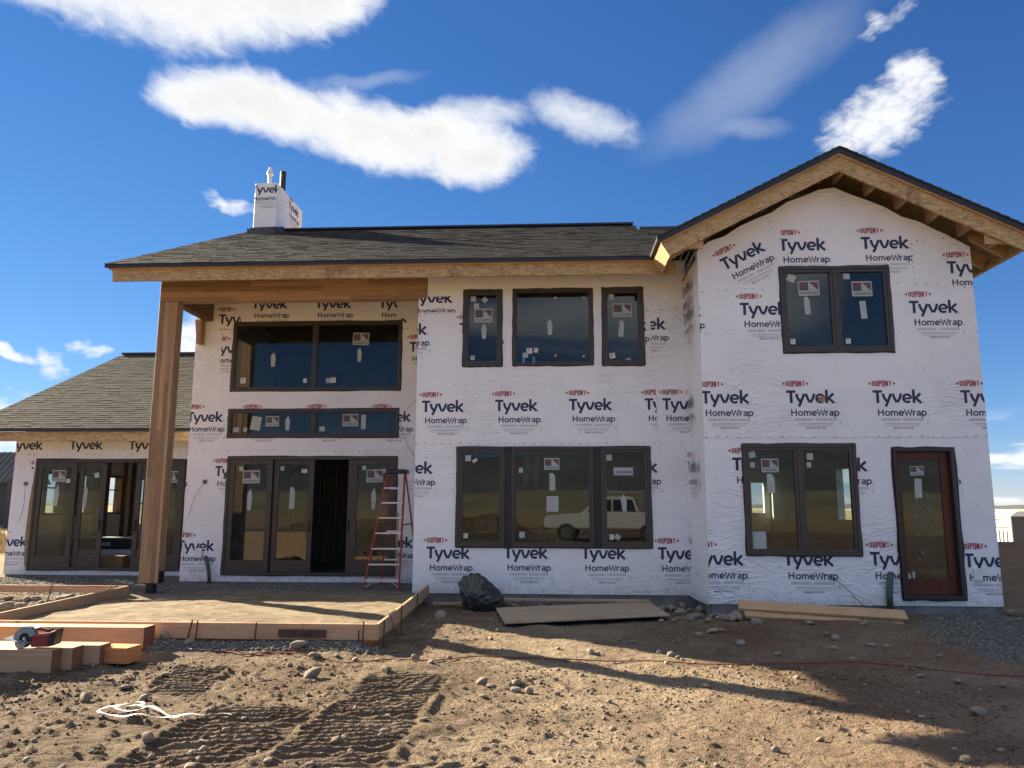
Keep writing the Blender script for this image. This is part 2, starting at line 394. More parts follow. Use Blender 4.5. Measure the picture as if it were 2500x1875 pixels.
def rock_mat(N):
    co = objco(N); oi = N.n('ShaderNodeObjectInfo')
    geo = N.n('ShaderNodeNewGeometry')
    rnd = N.math('FRACT', N.math('ADD', geo.outputs['Random Per Island'], N.math('MULTIPLY', oi.outputs['Random'], 5.77)))
    c = N.ramp(rnd, [(0, (0.21, 0.165, 0.12)), (0.3, (0.30, 0.24, 0.175)), (0.55, (0.27, 0.24, 0.20)), (0.8, (0.37, 0.305, 0.225)), (1, (0.31, 0.225, 0.165))])
    n = N.noise(co, 14, 6, 0.65).outputs['Fac']
    c = N.mix(N.smooth(n, 0.3, 0.75, 0, 0.55), c, (0.13, 0.105, 0.08, 1))
    sp = N.noise(co, 70, 3, 0.6).outputs['Fac']
    c = N.mix(N.smooth(sp, 0.55, 0.75, 0, 0.3), c, (0.45, 0.42, 0.37, 1))
    return principled(N, c, 0.85, 0, bump(N, N.noise(co, 30, 5, 0.6).outputs['Fac'], 0.4, 0.01), 0.25)
material('rock', rock_mat)
def gravel_mat(N):
    geo = N.n('ShaderNodeNewGeometry')
    c = N.ramp(geo.outputs['Random Per Island'], [(0, (0.075, 0.068, 0.058)), (0.4, (0.135, 0.122, 0.104)), (0.75, (0.20, 0.18, 0.152)), (1, (0.31, 0.28, 0.24))])
    return principled(N, c, 0.85, 0, None, 0.25)
material('gravel', gravel_mat)

def ground_mat(N):
    co = objco(N)
    big = N.noise(co, 0.35, 5, 0.6, 0.3).outputs['Fac']
    mid = N.noise(co, 2.2, 5, 0.65, 0.5).outputs['Fac']
    fin = N.noise(co, 26, 3, 0.75).outputs['Fac']
    grit = N.noise(co, 110, 2, 0.7).outputs['Fac']
    c = N.mix(N.smooth(mid, 0.35, 0.68), (0.115, 0.080, 0.055, 1), (0.240, 0.182, 0.126, 1))
    sb = N.n('ShaderNodeSeparateXYZ', ins={0: co})
    dusty = N.math('MULTIPLY', N.smooth(N.math('ADD', sb.outputs[0], N.math('MULTIPLY', mid, 1.5)), -1.2, 1.0, 0.35, 1.0), N.smooth(big, 0.36, 0.60, 0.12, 0.62))
    c = N.mix(dusty, c, (0.41, 0.325, 0.222, 1))
    c = N.mix(N.smooth(fin, 0.47, 0.70, 0, 0.8), c, (0.078, 0.052, 0.036, 1))
    c = N.mix(N.smooth(grit, 0.56, 0.74, 0, 0.6), c, (0.44, 0.355, 0.25, 1))
    s0 = N.n('ShaderNodeSeparateXYZ', ins={0: co})
    churn = N.math('MULTIPLY', N.math('MULTIPLY', N.smooth(s0.outputs[0], 0.5, -1.0), N.smooth(s0.outputs[1], 8.9, 7.9)), N.smooth(mid, 0.3, 0.62, 0.8, 0.25))
    c = N.mix(churn, c, (0.115, 0.081, 0.055, 1))
    # reddish clay showing towards the right of the yard
    s = N.n('ShaderNodeSeparateXYZ', ins={0: co})
    red = N.math('MULTIPLY', N.smooth(s.outputs[0], 0.3, 3.0), N.smooth(N.noise(co, 0.8, 4, 0.6).outputs['Fac'], 0.35, 0.65, 0.15, 0.6))
    c = N.mix(red, c, (0.155, 0.082, 0.052, 1))
    # crushed grey stone beside the entry door and in front of the garage
    def patch(cx, cy, rx, ry):
        m = N.mapping(co, (cx, cy, 0), (0, 0, 0), (rx, ry, 1), 'TEXTURE')
        q = N.n('ShaderNodeSeparateXYZ', ins={0: m})
        r = N.math('SQRT', N.math('ADD', N.math('POWER', N.math('ABSOLUTE', q.outputs[0]), 2.0), N.math('POWER', N.math('ABSOLUTE', q.outputs[1]), 2.0)))
        r = N.math('ADD', r, N.math('MULTIPLY', N.math('SUBTRACT', mid, 0.5), 0.35))
        return N.smooth(r, 1.0, 0.9)
    stone = N.math('MAXIMUM', patch(8.0, 10.2, 3.3, 3.1), patch(-6.5, 15.2, 5.5, 2.1))
    stone = N.math('MAXIMUM', stone, patch(-4.5, 9.20, 2.6, 0.26))
    c = N.mix(stone, c, N.mix(N.smooth(grit, 0.35, 0.65), (0.10, 0.097, 0.09, 1), (0.25, 0.24, 0.22, 1)))
    # dry grassland beyond the yard
    d = N.n('ShaderNodeVectorMath', operation='LENGTH', ins={0: co}).outputs['Value']
    gf = N.smooth(N.math('ADD', d, N.math('MULTIPLY', mid, 6)), 24, 34)
    gcol = N.mix(N.smooth(N.noise(co, 0.15, 7, 0.7).outputs['Fac'], 0.35, 0.65), (0.30, 0.225, 0.11, 1), (0.44, 0.35, 0.19, 1))
    c = N.mix(gf, c, gcol)
    h = N.math('ADD', N.math('MULTIPLY', fin, 1.0), N.math('MULTIPLY', grit, 0.40))
    return principled(N, c, 0.95, 0, bump(N, h, 1.0, 0.045), 0.1)
material('dirt', ground_mat)
def fill_mat(N):
    co = objco(N)
    mid = N.noise(co, 3.0, 7, 0.65, 0.3).outputs['Fac']
    grit = N.noise(co, 70, 5, 0.7).outputs['Fac']
    c = N.mix(N.smooth(mid, 0.35, 0.7), (0.15, 0.112, 0.072, 1), (0.28, 0.218, 0.142, 1))
    c = N.mix(N.smooth(grit, 0.5, 0.75, 0, 0.6), c, (0.13, 0.10, 0.07, 1))
    s = N.n('ShaderNodeSeparateXYZ', ins={0: co})
    st = N.smooth(N.math('ADD', s.outputs[1], N.math('MULTIPLY', mid, 0.8)), 13.6, 13.9)
    c = N.mix(st, c, N.mix(N.smooth(grit, 0.35, 0.65), (0.10, 0.097, 0.09, 1), (0.22, 0.21, 0.195, 1)))
    return principled(N, c, 0.92, 0, bump(N, N.math('ADD', grit, mid), 0.7, 0.015), 0.15)
material('patio_fill', fill_mat)
flat('dry_grass', (0.42, 0.33, 0.17), 0.8, var=0.3, scale=30)
flat('bark', (0.13, 0.10, 0.075), 0.85, var=0.3, scale=20)
flat('dry_leaf', (0.24, 0.19, 0.115), 0.8, var=0.35, scale=10)
flat('far_field', (0.52, 0.48, 0.40), 0.9, var=0.08, scale=0.02)
flat('mountain', (0.085, 0.10, 0.105), 0.95, var=0.25, scale=0.004)
flat('hill_grass', (0.24, 0.20, 0.12), 0.95, var=0.2, scale=0.03)
flat('far_trees', (0.11, 0.105, 0.10), 0.9, var=0.25, scale=0.05)

# ------------------------------------------------------------------ mesh helpers
class MB:
    """collects faces in world coordinates; build() links them as ONE mesh object"""
    def __init__(self): self.v = []; self.f = []; self.m = []
    def add(self, verts, faces, mi=0):
        o = len(self.v); self.v.extend([tuple(p) for p in verts])
        for f in faces: self.f.append(tuple(i+o for i in f)); self.m.append(mi)
        return self
    def box(self, x0, x1, y0, y1, z0, z1, mi=0):
        vs = [(x, y, z) for z in (z0, z1) for y in (y0, y1) for x in (x0, x1)]
        return self.add(vs, [(0, 2, 3, 1), (4, 5, 7, 6), (0, 1, 5, 4), (2, 6, 7, 3), (0, 4, 6, 2), (1, 3, 7, 5)], mi)
    def hexa(self, bottom, top, mi=0):
        """two loops of n points each"""
        n = len(bottom)
        fs = [tuple(reversed(range(n))), tuple(range(n, 2*n))] + [(i, (i+1) % n, n+(i+1) % n, n+i) for i in range(n)]
        return self.add(list(bottom)+list(top), fs, mi)
    def bar(self, p0, p1, w, d, up=(0, 0, 1), mi=0):
        p0 = Vector(p0); p1 = Vector(p1); a = (p1-p0).normalized(); up = Vector(up)
        s = a.cross(up)
        if s.length < 1e-4: s = a.cross(Vector((1, 0, 0)))
        s.normalize(); t = s.cross(a).normalized()
        q = lambda p: [p+s*(w/2)*i+t*(d/2)*j for i, j in ((-1, -1), (1, -1), (1, 1), (-1, 1))]
        return self.hexa(q(p0), q(p1), mi)
    def tube(self, pts, r, n=8, mi=0, caps=True):
        pts = [Vector(p) for p in pts]; rings = []
        rr = r if isinstance(r, (list, tuple)) else [r]*len(pts)
        prev = None
        for i, p in enumerate(pts):
            a = (pts[min(i+1, len(pts)-1)]-pts[max(i-1, 0)]).normalized()
            if prev is None:
                s = a.cross(Vector((0, 0, 1)))
                if s.length < 1e-3: s = a.cross(Vector((1, 0, 0)))
            else: s = prev-a*prev.dot(a)
            s.normalize(); prev = s; t = a.cross(s)
            rings.append([p+(s*math.cos(2*math.pi*k/n)+t*math.sin(2*math.pi*k/n))*rr[i] for k in range(n)])
        vs = [q for g in rings for q in g]; fs = []
        for i in range(len(pts)-1):
            for k in range(n): fs.append((i*n+k, i*n+(k+1) % n, (i+1)*n+(k+1) % n, (i+1)*n+k))
        if caps: fs += [tuple(reversed(range(n))), tuple(range((len(pts)-1)*n, len(pts)*n))]
        return self.add(vs, fs, mi)
    def build(self, name, mats, parent=None, bevel=0.0, smooth=False, recalc=True):
        me = bpy.data.meshes.new(name)
        org = Vector(parent['_o']) if parent is not None and '_o' in parent else Vector((0, 0, 0))
        me.from_pydata([(a-org.x, b-org.y, c-org.z) for a, b, c in self.v], [], self.f)
        for m in (mats if isinstance(mats, (list, tuple)) else [mats]): me.materials.append(MATS[m])
        me.polygons.foreach_set('material_index', self.m)
        if recalc or bevel:
            bm = bmesh.new(); bm.from_mesh(me)
            if recalc: bmesh.ops.recalc_face_normals(bm, faces=bm.faces)
            if bevel:
                bmesh.ops.remove_doubles(bm, verts=bm.verts, dist=1e-5)
                es = [e for e in bm.edges if len(e.link_faces) == 2 and e.calc_face_angle(0) > 0.5]
                bmesh.ops.bevel(bm, geom=es, offset=bevel, segments=1, affect='EDGES', clamp_overlap=True)
            bm.to_mesh(me); bm.free()
        if smooth: me.polygons.foreach_set('use_smooth', [True]*len(me.polygons))
        o = bpy.data.objects.new(name, me); COL.objects.link(o)
        if parent is not None:
            o.parent = parent
            o['_o'] = parent['_o'] if '_o' in parent else (0.0, 0.0, 0.0)
        return o
def tag(o, label=None, cat=None, group=None, kind=None):
    if label: o['label'] = label
    if cat: o['category'] = cat
    if group: o['group'] = group
    if kind: o['kind'] = kind
    return o
def thing(name, label, cat, loc=(0, 0, 0), group=None):
    o = bpy.data.objects.new(name, None); COL.objects.link(o)
    o.empty_display_size = 0.2; o.location = loc; o['_o'] = tuple(float(v) for v in loc)
    return tag(o, label, cat, group)
def raw_mesh(name, v, f, mats):
    me = bpy.data.meshes.new(name)
    v = np.asarray(v, dtype=np.float32); f = np.asarray(f, dtype=np.int32)
    me.vertices.add(len(v)); me.vertices.foreach_set('co', v.ravel())
    k = f.shape[1]
    me.loops.add(f.size); me.loops.foreach_set('vertex_index', f.ravel())
    me.polygons.add(len(f)); me.polygons.foreach_set('loop_start', np.arange(0, f.size, k, dtype=np.int32))
    me.polygons.foreach_set('loop_total', np.full(len(f), k, dtype=np.int32))
    for m in mats: me.materials.append(MATS[m])
    me.update(calc_edges=True); me.validate()
    return me

# value noise for the terrain
_tab = RNG.random((256, 256))
def vnoise(x, y, seed=0):
    x = x+seed*17.3; y = y+seed*31.7
    xi = np.floor(x).astype(int); yi = np.floor(y).astype(int)
    fx = x-xi; fy = y-yi; fx = fx*fx*(3-2*fx); fy = fy*fy*(3-2*fy)
    g = lambda a, b: _tab[a & 255, b & 255]
    return (g(xi, yi)*(1-fx)+g(xi+1, yi)*fx)*(1-fy)+(g(xi, yi+1)*(1-fx)+g(xi+1, yi+1)*fx)*fy
def fbm(x, y, octv=4, seed=0, gain=0.5):
    t = np.zeros_like(x, dtype=float); a = 1.0; s = 0
    for i in range(octv):
        t += a*(vnoise(x, y, seed+i)-0.5); s += a; a *= gain; x = x*2.03; y = y*2.03
    return t/s
def sstep(x, a, b):
    t = np.clip((x-a)/(b-a), 0, 1); return t*t*(3-2*t)

# ------------------------------------------------------------------ terrain
def ground_height(x, y, detail=True):
    x = np.asarray(x, dtype=float); y = np.asarray(y, dtype=float)
    z = np.full(np.broadcast(x, y).shape, -0.10)
    near = 1-sstep(np.hypot(x, y-6), 14, 30)
    z = z+near*0.05*fbm(x*0.8, y*0.8, 3, 1)*2
    # raised pad under the patio and in front of the garage
    pad = sstep(x, -13.5, -12.6)*(1-sstep(x, -2.35, -2.1))*sstep(y, 8.75, 9.25)
    bed = (1-sstep(x, -7.5, -7.35))*(1-sstep(y, 13.0, 13.3))
    z = z+pad*(0.10+0.035*sstep(y, 12, 15)-0.06*bed)
    z = z+(1-sstep(x, -12.8, -12))*sstep(y, 10, 14)*0.05
    # toe of the foundation at the right hand wing
    z = z+sstep(x, 2.0, 3.2)*sstep(y, 10.6, 12.0)*0.06+sstep(x, 4.8, 6.2)*sstep(y, 9.2, 11.5)*0.05
    z = z+0.22*sstep(-y, 1.5, 5.0)*(1-sstep(-y, 60, 160))
    # the land falls away past the right of the house and rises to the left
    z = z-1.0*sstep(x+0.55*y, 16, 52)*sstep(y, -10, 15)
    if detail:
        trk = np.maximum((1-sstep(np.abs(x-(-1.55+.03*(y-5.0))), .40, .50))*sstep(y, 5.0, 5.4)*(1-sstep(y, 7.9, 8.3)), (1-sstep(np.abs(x-(-2.60+.10*(y-4.4))), .46, .56))*(1-sstep(y, 6.6, 7.0)))
        rough = near*(1-pad*0.85)*(1-.72*trk)
        z = z+rough*(0.055*fbm(x*2.3, y*2.3, 4, 5)+0.042*fbm(x*8, y*8, 4, 9, 0.7))
        clod = np.clip(fbm(x*14, y*14, 3, 21)-0.12, 0, 1)
        z = z+rough*clod*(0.10*sstep(fbm(x*1.1, y*1.1, 3, 30), -0.12, 0.16)+0.045*(1-sstep(x, -1.0, .6))*(1-sstep(y, 7.9, 8.9)))
        # crawler tracks: ridges across the way of travel
        def crawler(cx, y0, y1, half, pitch, slant, amp, seed):
            c = cx+slant*(y-y0)
            inside = (1-sstep(np.abs(x-c), half*0.86, half))*sstep(y, y0, y0+0.5)*(1-sstep(y, y1-0.5, y1))
            ph = (y-0.22*(x-c)+0.05*fbm(x*3, y*3, 2, seed))/pitch
            lug = np.abs((ph-np.floor(ph))-0.5)*2
            brk = 0.45+0.55*sstep(fbm(x*4, y*5, 3, seed+3), -0.22, 0.06)
            edge = np.exp(-((np.abs(x-c)-half)/0.05)**2)*sstep(y, y0, y0+0.6)*(1-sstep(y, y1-0.5, y1))
            return inside*(amp*(lug**1.3)*brk-0.030)+edge*0.035*sstep(fbm(x*4, y*4, 3, seed+7), -0.2, 0.2)
        z = z+crawler(-1.55, 5.0, 8.3, 0.42, 0.098, 0.03, 0.060, 41)
        z = z+crawler(-2.60, 4.4, 7.0, 0.48, 0.100, 0.10, 0.055, 51)
        z = z+crawler(-3.45, 6.9, 8.7, 0.30, 0.095, -0.22, 0.050, 61)
        # a tyre track with chevrons crossing the foreground
        c = 5.42-0.02*x+0.10*fbm(x*0.5, x*0.5, 2, 71)
        ins = (1-sstep(np.abs(y-c), 0.13, 0.19))*sstep(x, -2.0, -1.0)*(1-sstep(x, 3.2, 4.2))
        ph = (x+np.abs(y-c)*1.2)/0.17
        lug = sstep(np.abs((ph-np.floor(ph))-0.5), 0.18, 0.30)
        z = z+ins*(0.020*lug*sstep(fbm(x*4, y*4, 2, 75), -0.25, 0.05)-0.016)
    return z
def gz(x, y): return float(ground_height(np.array([x]), np.array([y]))[0])

def grow(a, step, end, k=1.22):
    out = []; s = step
    while a < end:
        a += s; s *= k; out.append(a)
    return out
xs_f = list(np.arange(-9.2, 9.2, 0.024))
xs = [-q for q in reversed(grow(9.2, 0.05, 6000))]+xs_f+grow(xs_f[-1], 0.05, 6000)
ys_f = list(np.arange(4.6, 8.4, 0.0165))+list(np.arange(8.4, 13.6, 0.028))
ys = [9.2-q for q in reversed(grow(4.6, 0.05, 3000))]+ys_f+grow(ys_f[-1], 0.05, 7000)
xs = np.array(xs); ys = np.array(ys)
GX, GY = np.meshgrid(xs, ys)
GZ = ground_height(GX, GY)
nx, ny = len(xs), len(ys)
idx = np.arange(nx*ny).reshape(ny, nx)
faces = np.stack([idx[:-1, :-1], idx[:-1, 1:], idx[1:, 1:], idx[1:, :-1]], axis=-1).reshape(-1, 4)
me = raw_mesh('ground', np.stack([GX, GY, GZ], -1).reshape(-1, 3), faces, ['dirt'])
me.polygons.foreach_set('use_smooth', np.ones(len(me.polygons), dtype=bool))
ground = bpy.data.objects.new('ground', me); COL.objects.link(ground); tag(ground, kind='structure')

# packed fill inside the patio forms
px = np.linspace(-7.38, -2.22, 150); py = np.linspace(9.36, 15.20, 160)
PX, PY = np.meshgrid(px, py)
PZ = 0.125-0.035*sstep(PY, 11, 15)-0.055*(1-sstep(PX, -7.3, -5.6))+0.05*fbm(PX*1.7, PY*1.7, 3, 81)+0.025*fbm(PX*8, PY*8, 4, 85, .6)
PZ -= 0.05*np.exp(-((PX+6.6)**2/0.9+(PY-12.9)**2/0.05))+0.03*np.exp(-((PX+5.6)**2/1.2+(PY-12.4)**2/0.03))
idx = np.arange(PX.size).reshape(PX.shape)
pf = np.stack([idx[:-1, :-1], idx[:-1, 1:], idx[1:, 1:], idx[1:, :-1]], -1).reshape(-1, 4)
me = raw_mesh('patio_fill', np.stack([PX, PY, PZ], -1).reshape(-1, 3), pf, ['patio_fill'])
me.polygons.foreach_set('use_smooth', np.ones(len(me.polygons), dtype=bool))
patio = bpy.data.objects.new('patio_ground', me); COL.objects.link(patio); tag(patio, kind='structure')

# ------------------------------------------------------------------ lettering made of strokes
def arc(cx, cy, rx, ry, a0, a1, n=14):
    return [(cx+rx*math.cos(R(a0+(a1-a0)*i/n)), cy+ry*math.sin(R(a0+(a1-a0)*i/n))) for i in range(n+1)]
GLYPH = {   # cap height 1, x-height about 0.74; list of (polyline, width); advance
    'T': ([([(0.0, 0.915), (0.70, 0.915)], .17), ([(0.35, 0.90), (0.35, 0.0)], .185)], 0.68),
    'y': ([([(0.06, 0.74), (0.17, 0.36), (0.36, 0.10)], .17), ([(0.66, 0.74), (0.33, -0.05), (0.22, -0.27)], .175)], 0.74),
    'v': ([([(0.04, 0.74), (0.16, 0.36), (0.31, 0.05)], .17), ([(0.66, 0.74), (0.54, 0.36), (0.35, 0.05)], .17)], 0.72),
    'e': ([(arc(0.37, 0.37, 0.285, 0.295, 0, 312, 22), .165), ([(0.10, 0.36), (0.655, 0.36)], .13)], 0.76),
    'k': ([([(0.09, 1.06), (0.09, 0.0)], .175), ([(0.60, 0.74), (0.22, 0.38), (0.63, 0.0)], .17)], 0.72),
    'H': ([([(0.08, 1), (0.08, 0)], .155), ([(0.68, 1), (0.68, 0)], .155), ([(0.08, 0.52), (0.68, 0.52)], .145)], 0.90),
    'o': ([(arc(0.36, 0.37, 0.27, 0.295, 0, 360, 22), .15)], 0.80),
    'm': ([([(0.07, 0.74), (0.07, 0)], .15), ([(0.09, 0.56)]+arc(0.28, 0.48, 0.19, 0.185, 130, 0, 8)+[(0.47, 0)], .145), ([(0.49, 0.56)]+arc(0.68, 0.48, 0.19, 0.185, 130, 0, 8)+[(0.87, 0)], .145)], 1.05),
    'W': ([([(0.04, 1), (0.28, 0.02), (0.53, 0.82), (0.78, 0.02), (1.02, 1)], .145)], 1.12),
    'r': ([([(0.07, 0.74), (0.07, 0)], .15), ([(0.09, 0.52)]+arc(0.32, 0.43, 0.24, 0.235, 140, 80, 6), .14)], 0.47),
    'a': ([([(0.10, 0.645), (0.28, 0.665)]+arc(0.32, 0.47, 0.19, 0.195, 80, 0, 6)+[(0.51, 0.03)], .145), ([(0.51, 0.40), (0.28, 0.40)]+arc(0.27, 0.22, 0.18, 0.165, 95, 265, 9)+[(0.51, 0.07)], .14)], 0.70),
    'p': ([([(0.07, 0.74), (0.07, -0.27)], .15), (arc(0.33, 0.37, 0.255, 0.295, 150, -150, 20), .15)], 0.72),
    'D': ([([(0.08, 1), (0.08, 0)], .15), ([(0.06, 0.93), (0.22, 0.93)]+arc(0.22, 0.78, 0.17, 0.15, 90, 0, 5)+arc(0.22, 0.22, 0.17, 0.15, 0, -90, 5)+[(0.06, 0.07)], .15)], 0.56),
    'U': ([([(0.08, 1), (0.08, 0.24)]+arc(0.235, 0.22, 0.155, 0.15, 180, 360, 8)+[(0.39, 1)], .15)], 0.56),
    'P': ([([(0.08, 1), (0.08, 0)], .15), ([(0.06, 0.93), (0.2, 0.93)]+arc(0.22, 0.72, 0.17, 0.21, 90, -90, 8)+[(0.06, 0.51)], .15)], 0.52),
    'O': ([([(0.08, 0.25), (0.08, 0.75)]+arc(0.235, 0.78, 0.155, 0.15, 180, 0, 8)+arc(0.235, 0.22, 0.155, 0.15, 360, 180, 8)[0:]+[(0.08, 0.3)], .15)], 0.56),
    'N': ([([(0.08, 1), (0.08, 0)], .15), ([(0.40, 1), (0.40, 0)], .15), ([(0.09, 0.97), (0.39, 0.03)], .13)], 0.58),
    'C': ([([(0.06, 0.95), (0.48, 0.95)], .14), ([(0.27, 0.95), (0.27, 0)], .15)], 0.50),     # condensed T
}
def stroke(poly, w):
    pts = [Vector((a, b)) for a, b in poly]
    q = [pts[0]]
    for p in pts[1:]:
        if (p-q[-1]).length > 1e-4: q.append(p)
    pts = q; n = len(pts)
    closed = (pts[0]-pts[-1]).length < 1e-3
    L = []; Rr = []
    for i in range(n):
        if closed: a = pts[i]-pts[i-1 if i else n-2]; b = pts[(i+1) if i < n-1 else 1]-pts[i]
        else:
            a = pts[i]-pts[i-1] if i else pts[1]-pts[0]; b = pts[i+1]-pts[i] if i < n-1 else pts[i]-pts[i-1]
        a = a.normalized(); b = b.normalized()
        t = (a+b)
        if t.length < 1e-3: t = a
        t.normalize(); nr = Vector((-t.y, t.x))
        k = 1/max(0.45, nr.dot(Vector((-a.y, a.x))))
        L.append(pts[i]+nr*w/2*k); Rr.append(pts[i]-nr*w/2*k)
    vs = L+Rr
    fs = [(i, n+i, n+i+1, i+1) for i in range(n-1)]
    return [(p.x, p.y) for p in vs], fs
def word(txt, height, width=None, bold=1.0):
    """2-D faces of a word; returns list of (verts2d, faces, layer)"""
    out = []; x = 0; layer = 0
    for ch in txt:
        g, adv = GLYPH[ch]
        for poly, w in g:
            v, f = stroke(poly, w*bold); out.append(([(a+x, b) for a, b in v], f, layer)); layer += 1
        x += adv
    sx = height if width is None else width/x
    return [([(a*sx, b*height) for a, b in v], f, l) for v, f, l in out]
_fontcache = {}
def font_word(txt, height, width, weight=0.0):
    key = (txt, weight)
    if key not in _fontcache:
        c = bpy.data.curves.new('lettering', 'FONT'); c.body = txt; c.offset = weight; c.resolution_u = 2
        o = bpy.data.objects.new('lettering', c); COL.objects.link(o)
        dg = bpy.context.evaluated_depsgraph_get(); m = bpy.data.meshes.new_from_object(o.evaluated_get(dg))
        v = [(p.co.x, p.co.y) for p in m.vertices]; f = [tuple(p.vertices) for p in m.polygons]
        bpy.data.objects.remove(o); bpy.data.curves.remove(c); bpy.data.meshes.remove(m)
        _fontcache[key] = (v, f)
    v, f = _fontcache[key]
    x0 = min(a for a, b in v); x1 = max(a for a, b in v); y0 = min(b for a, b in v); y1 = max(b for a, b in v)
    return [([((a-x0)/(x1-x0)*width, (b-y0)/(y1-y0)*height) for a, b in v], f, 0)]
NAVY, RED, GREY, DARK = 0, 1, 2, 3
def logo_parts():
    """(verts2d, faces, layer, material) of one repeat of the print; origin = left of T on its base line"""
    P = []
    for v, f, l in word('Tyvek', 0.202, 0.757, 1.14): P.append((v, f, l, NAVY))
    for v, f, l in word('HomeWrap', 0.105, 0.748, 1.12): P.append(([(a+.063, b-.202) for a, b in v], f, l, NAVY))
    dw = word('DUPONC', 1.0, 0.30, 1.15)
    for v, f, l in dw:
        q = []
        for a, b in v:
            t = a/0.30*2-1; hh = 0.098-0.030*t*t
            q.append((a+0.0, 0.312+(b-0.5)*hh))
        P.append((q, f, l, RED))
    P.append(([(-.062, .312), (-.022, .338), (-.022, .286)], [(0, 1, 2)], 0, RED))
    P.append(([(.364, .312), (.322, .338), (.322, .286)], [(0, 1, 2)], 0, RED))
    for cx in (.775, .828):       # registered marks
        y = -.005 if cx < .8 else -.205
        v, f = stroke(arc(cx, y+.012, .010, .010, 0, 360, 10), .004); P.append((v, f, 0, GREY))
    def line(x0, x1, y, h): P.append(([(x0, y-h), (x1, y-h), (x1, y+h), (x0, y+h)], [(0, 1, 2, 3)], 0, GREY))
    for k in range(3): line(.10, .395, -.246-k*.0145, .0028); line(.43, .756, -.246-k*.0145, .0028)
    for k in range(2): line(.155, .70, -.318-k*.0120, .0024)
    for v, f, l in font_word('Call 1-800-448-9835  tyvek.com/homewrap', 0.017, 0.50, 0.0): P.append(([(a+.178, b-.367) for a, b in v], f, 0, DARK))
    for v, f, l in font_word('MADE IN THE USA', 0.026, 0.30, 0.012): P.append(([(a+.290, b-.405) for a, b in v], f, 0, DARK))
    line(.80, .835, -.285, .004)
    v, f = stroke([(.815, -.302), (.828, -.325), (.822, -.336), (.808, -.336), (.802, -.325), (.815, -.302)], .004); P.append((v, f, 0, GREY))
    return P
LOGO = logo_parts()
def clip_rect(bm, x0, x1, z0, z1, keep=True, ax=0):
    """keep or remove what lies in a rectangle of the (horizontal, z) plane"""
    h = Vector((1, 0, 0)) if ax == 0 else Vector((0, 1, 0))
    for co, no in ((h*x0, h), (h*x1, h), (Vector((0, 0, z0)), Vector((0, 0, 1))), (Vector((0, 0, z1)), Vector((0, 0, 1)))):
        bmesh.ops.bisect_plane(bm, geom=bm.verts[:]+bm.edges[:]+bm.faces[:], plane_co=co, plane_no=no, dist=1e-6)
    kill = []
    for f in bm.faces:
        c = f.calc_center_median(); inside = x0 < c[ax] < x1 and z0 < c.z < z1
        if inside != keep: kill.append(f)
    bmesh.ops.delete(bm, geom=kill, context='FACES')
_logo_mesh = {}
def place_logo(parent, x, z, plane, clip=None, holes=(), rot=0.0, axis='Y', only=None, sgn=1, extra=None):
    """print one repeat on a wall. axis Y: wall faces -Y at y=plane ; axis X-: wall faces -X at x=plane (x argument runs along -Y) ; X+: faces +X"""
    bm = bmesh.new()
    cr_, sr = math.cos(R(rot)), math.sin(R(rot))
    for v, f, l, mi in LOGO:
        if only is not None and not only(mi): continue
        vs = []
        for a, b in v:
            a2, b2 = a*cr_-b*sr, a*sr+b*cr_
            off = 0.0025+l*0.00015
            if axis == 'Y': vs.append(bm.verts.new((x+a2, plane-off, z+b2)))
            elif axis == 'X-': vs.append(bm.verts.new((plane-off, x-a2, z+b2)))
            else: vs.append(bm.verts.new((plane+off, x+a2, z+b2)))
        for ff in f:
            try:
                fc = bm.faces.new([vs[i] for i in ff]); fc.material_index = mi
            except ValueError: pass
    ax = 0 if axis == 'Y' else 1
    if clip: clip_rect(bm, *clip, keep=True, ax=ax)
    for hr in holes: clip_rect(bm, *hr, keep=False, ax=ax)
    if not bm.faces: bm.free(); return None
    lo = [min(v.co[i] for v in bm.verts) for i in range(3)]
    org = Vector(parent['_o'])
    bmesh.ops.translate(bm, verts=bm.verts, vec=-org)
    me = bpy.data.meshes.new('printed_logo'); bm.to_mesh(me); bm.free()
    for m in ('print_navy', 'print_red', 'print_grey', 'print_dark'): me.materials.append(MATS[m])
    o = bpy.data.objects.new('printed_logo', me); COL.objects.link(o); o.parent = parent; o['_o'] = parent['_o']
    return o

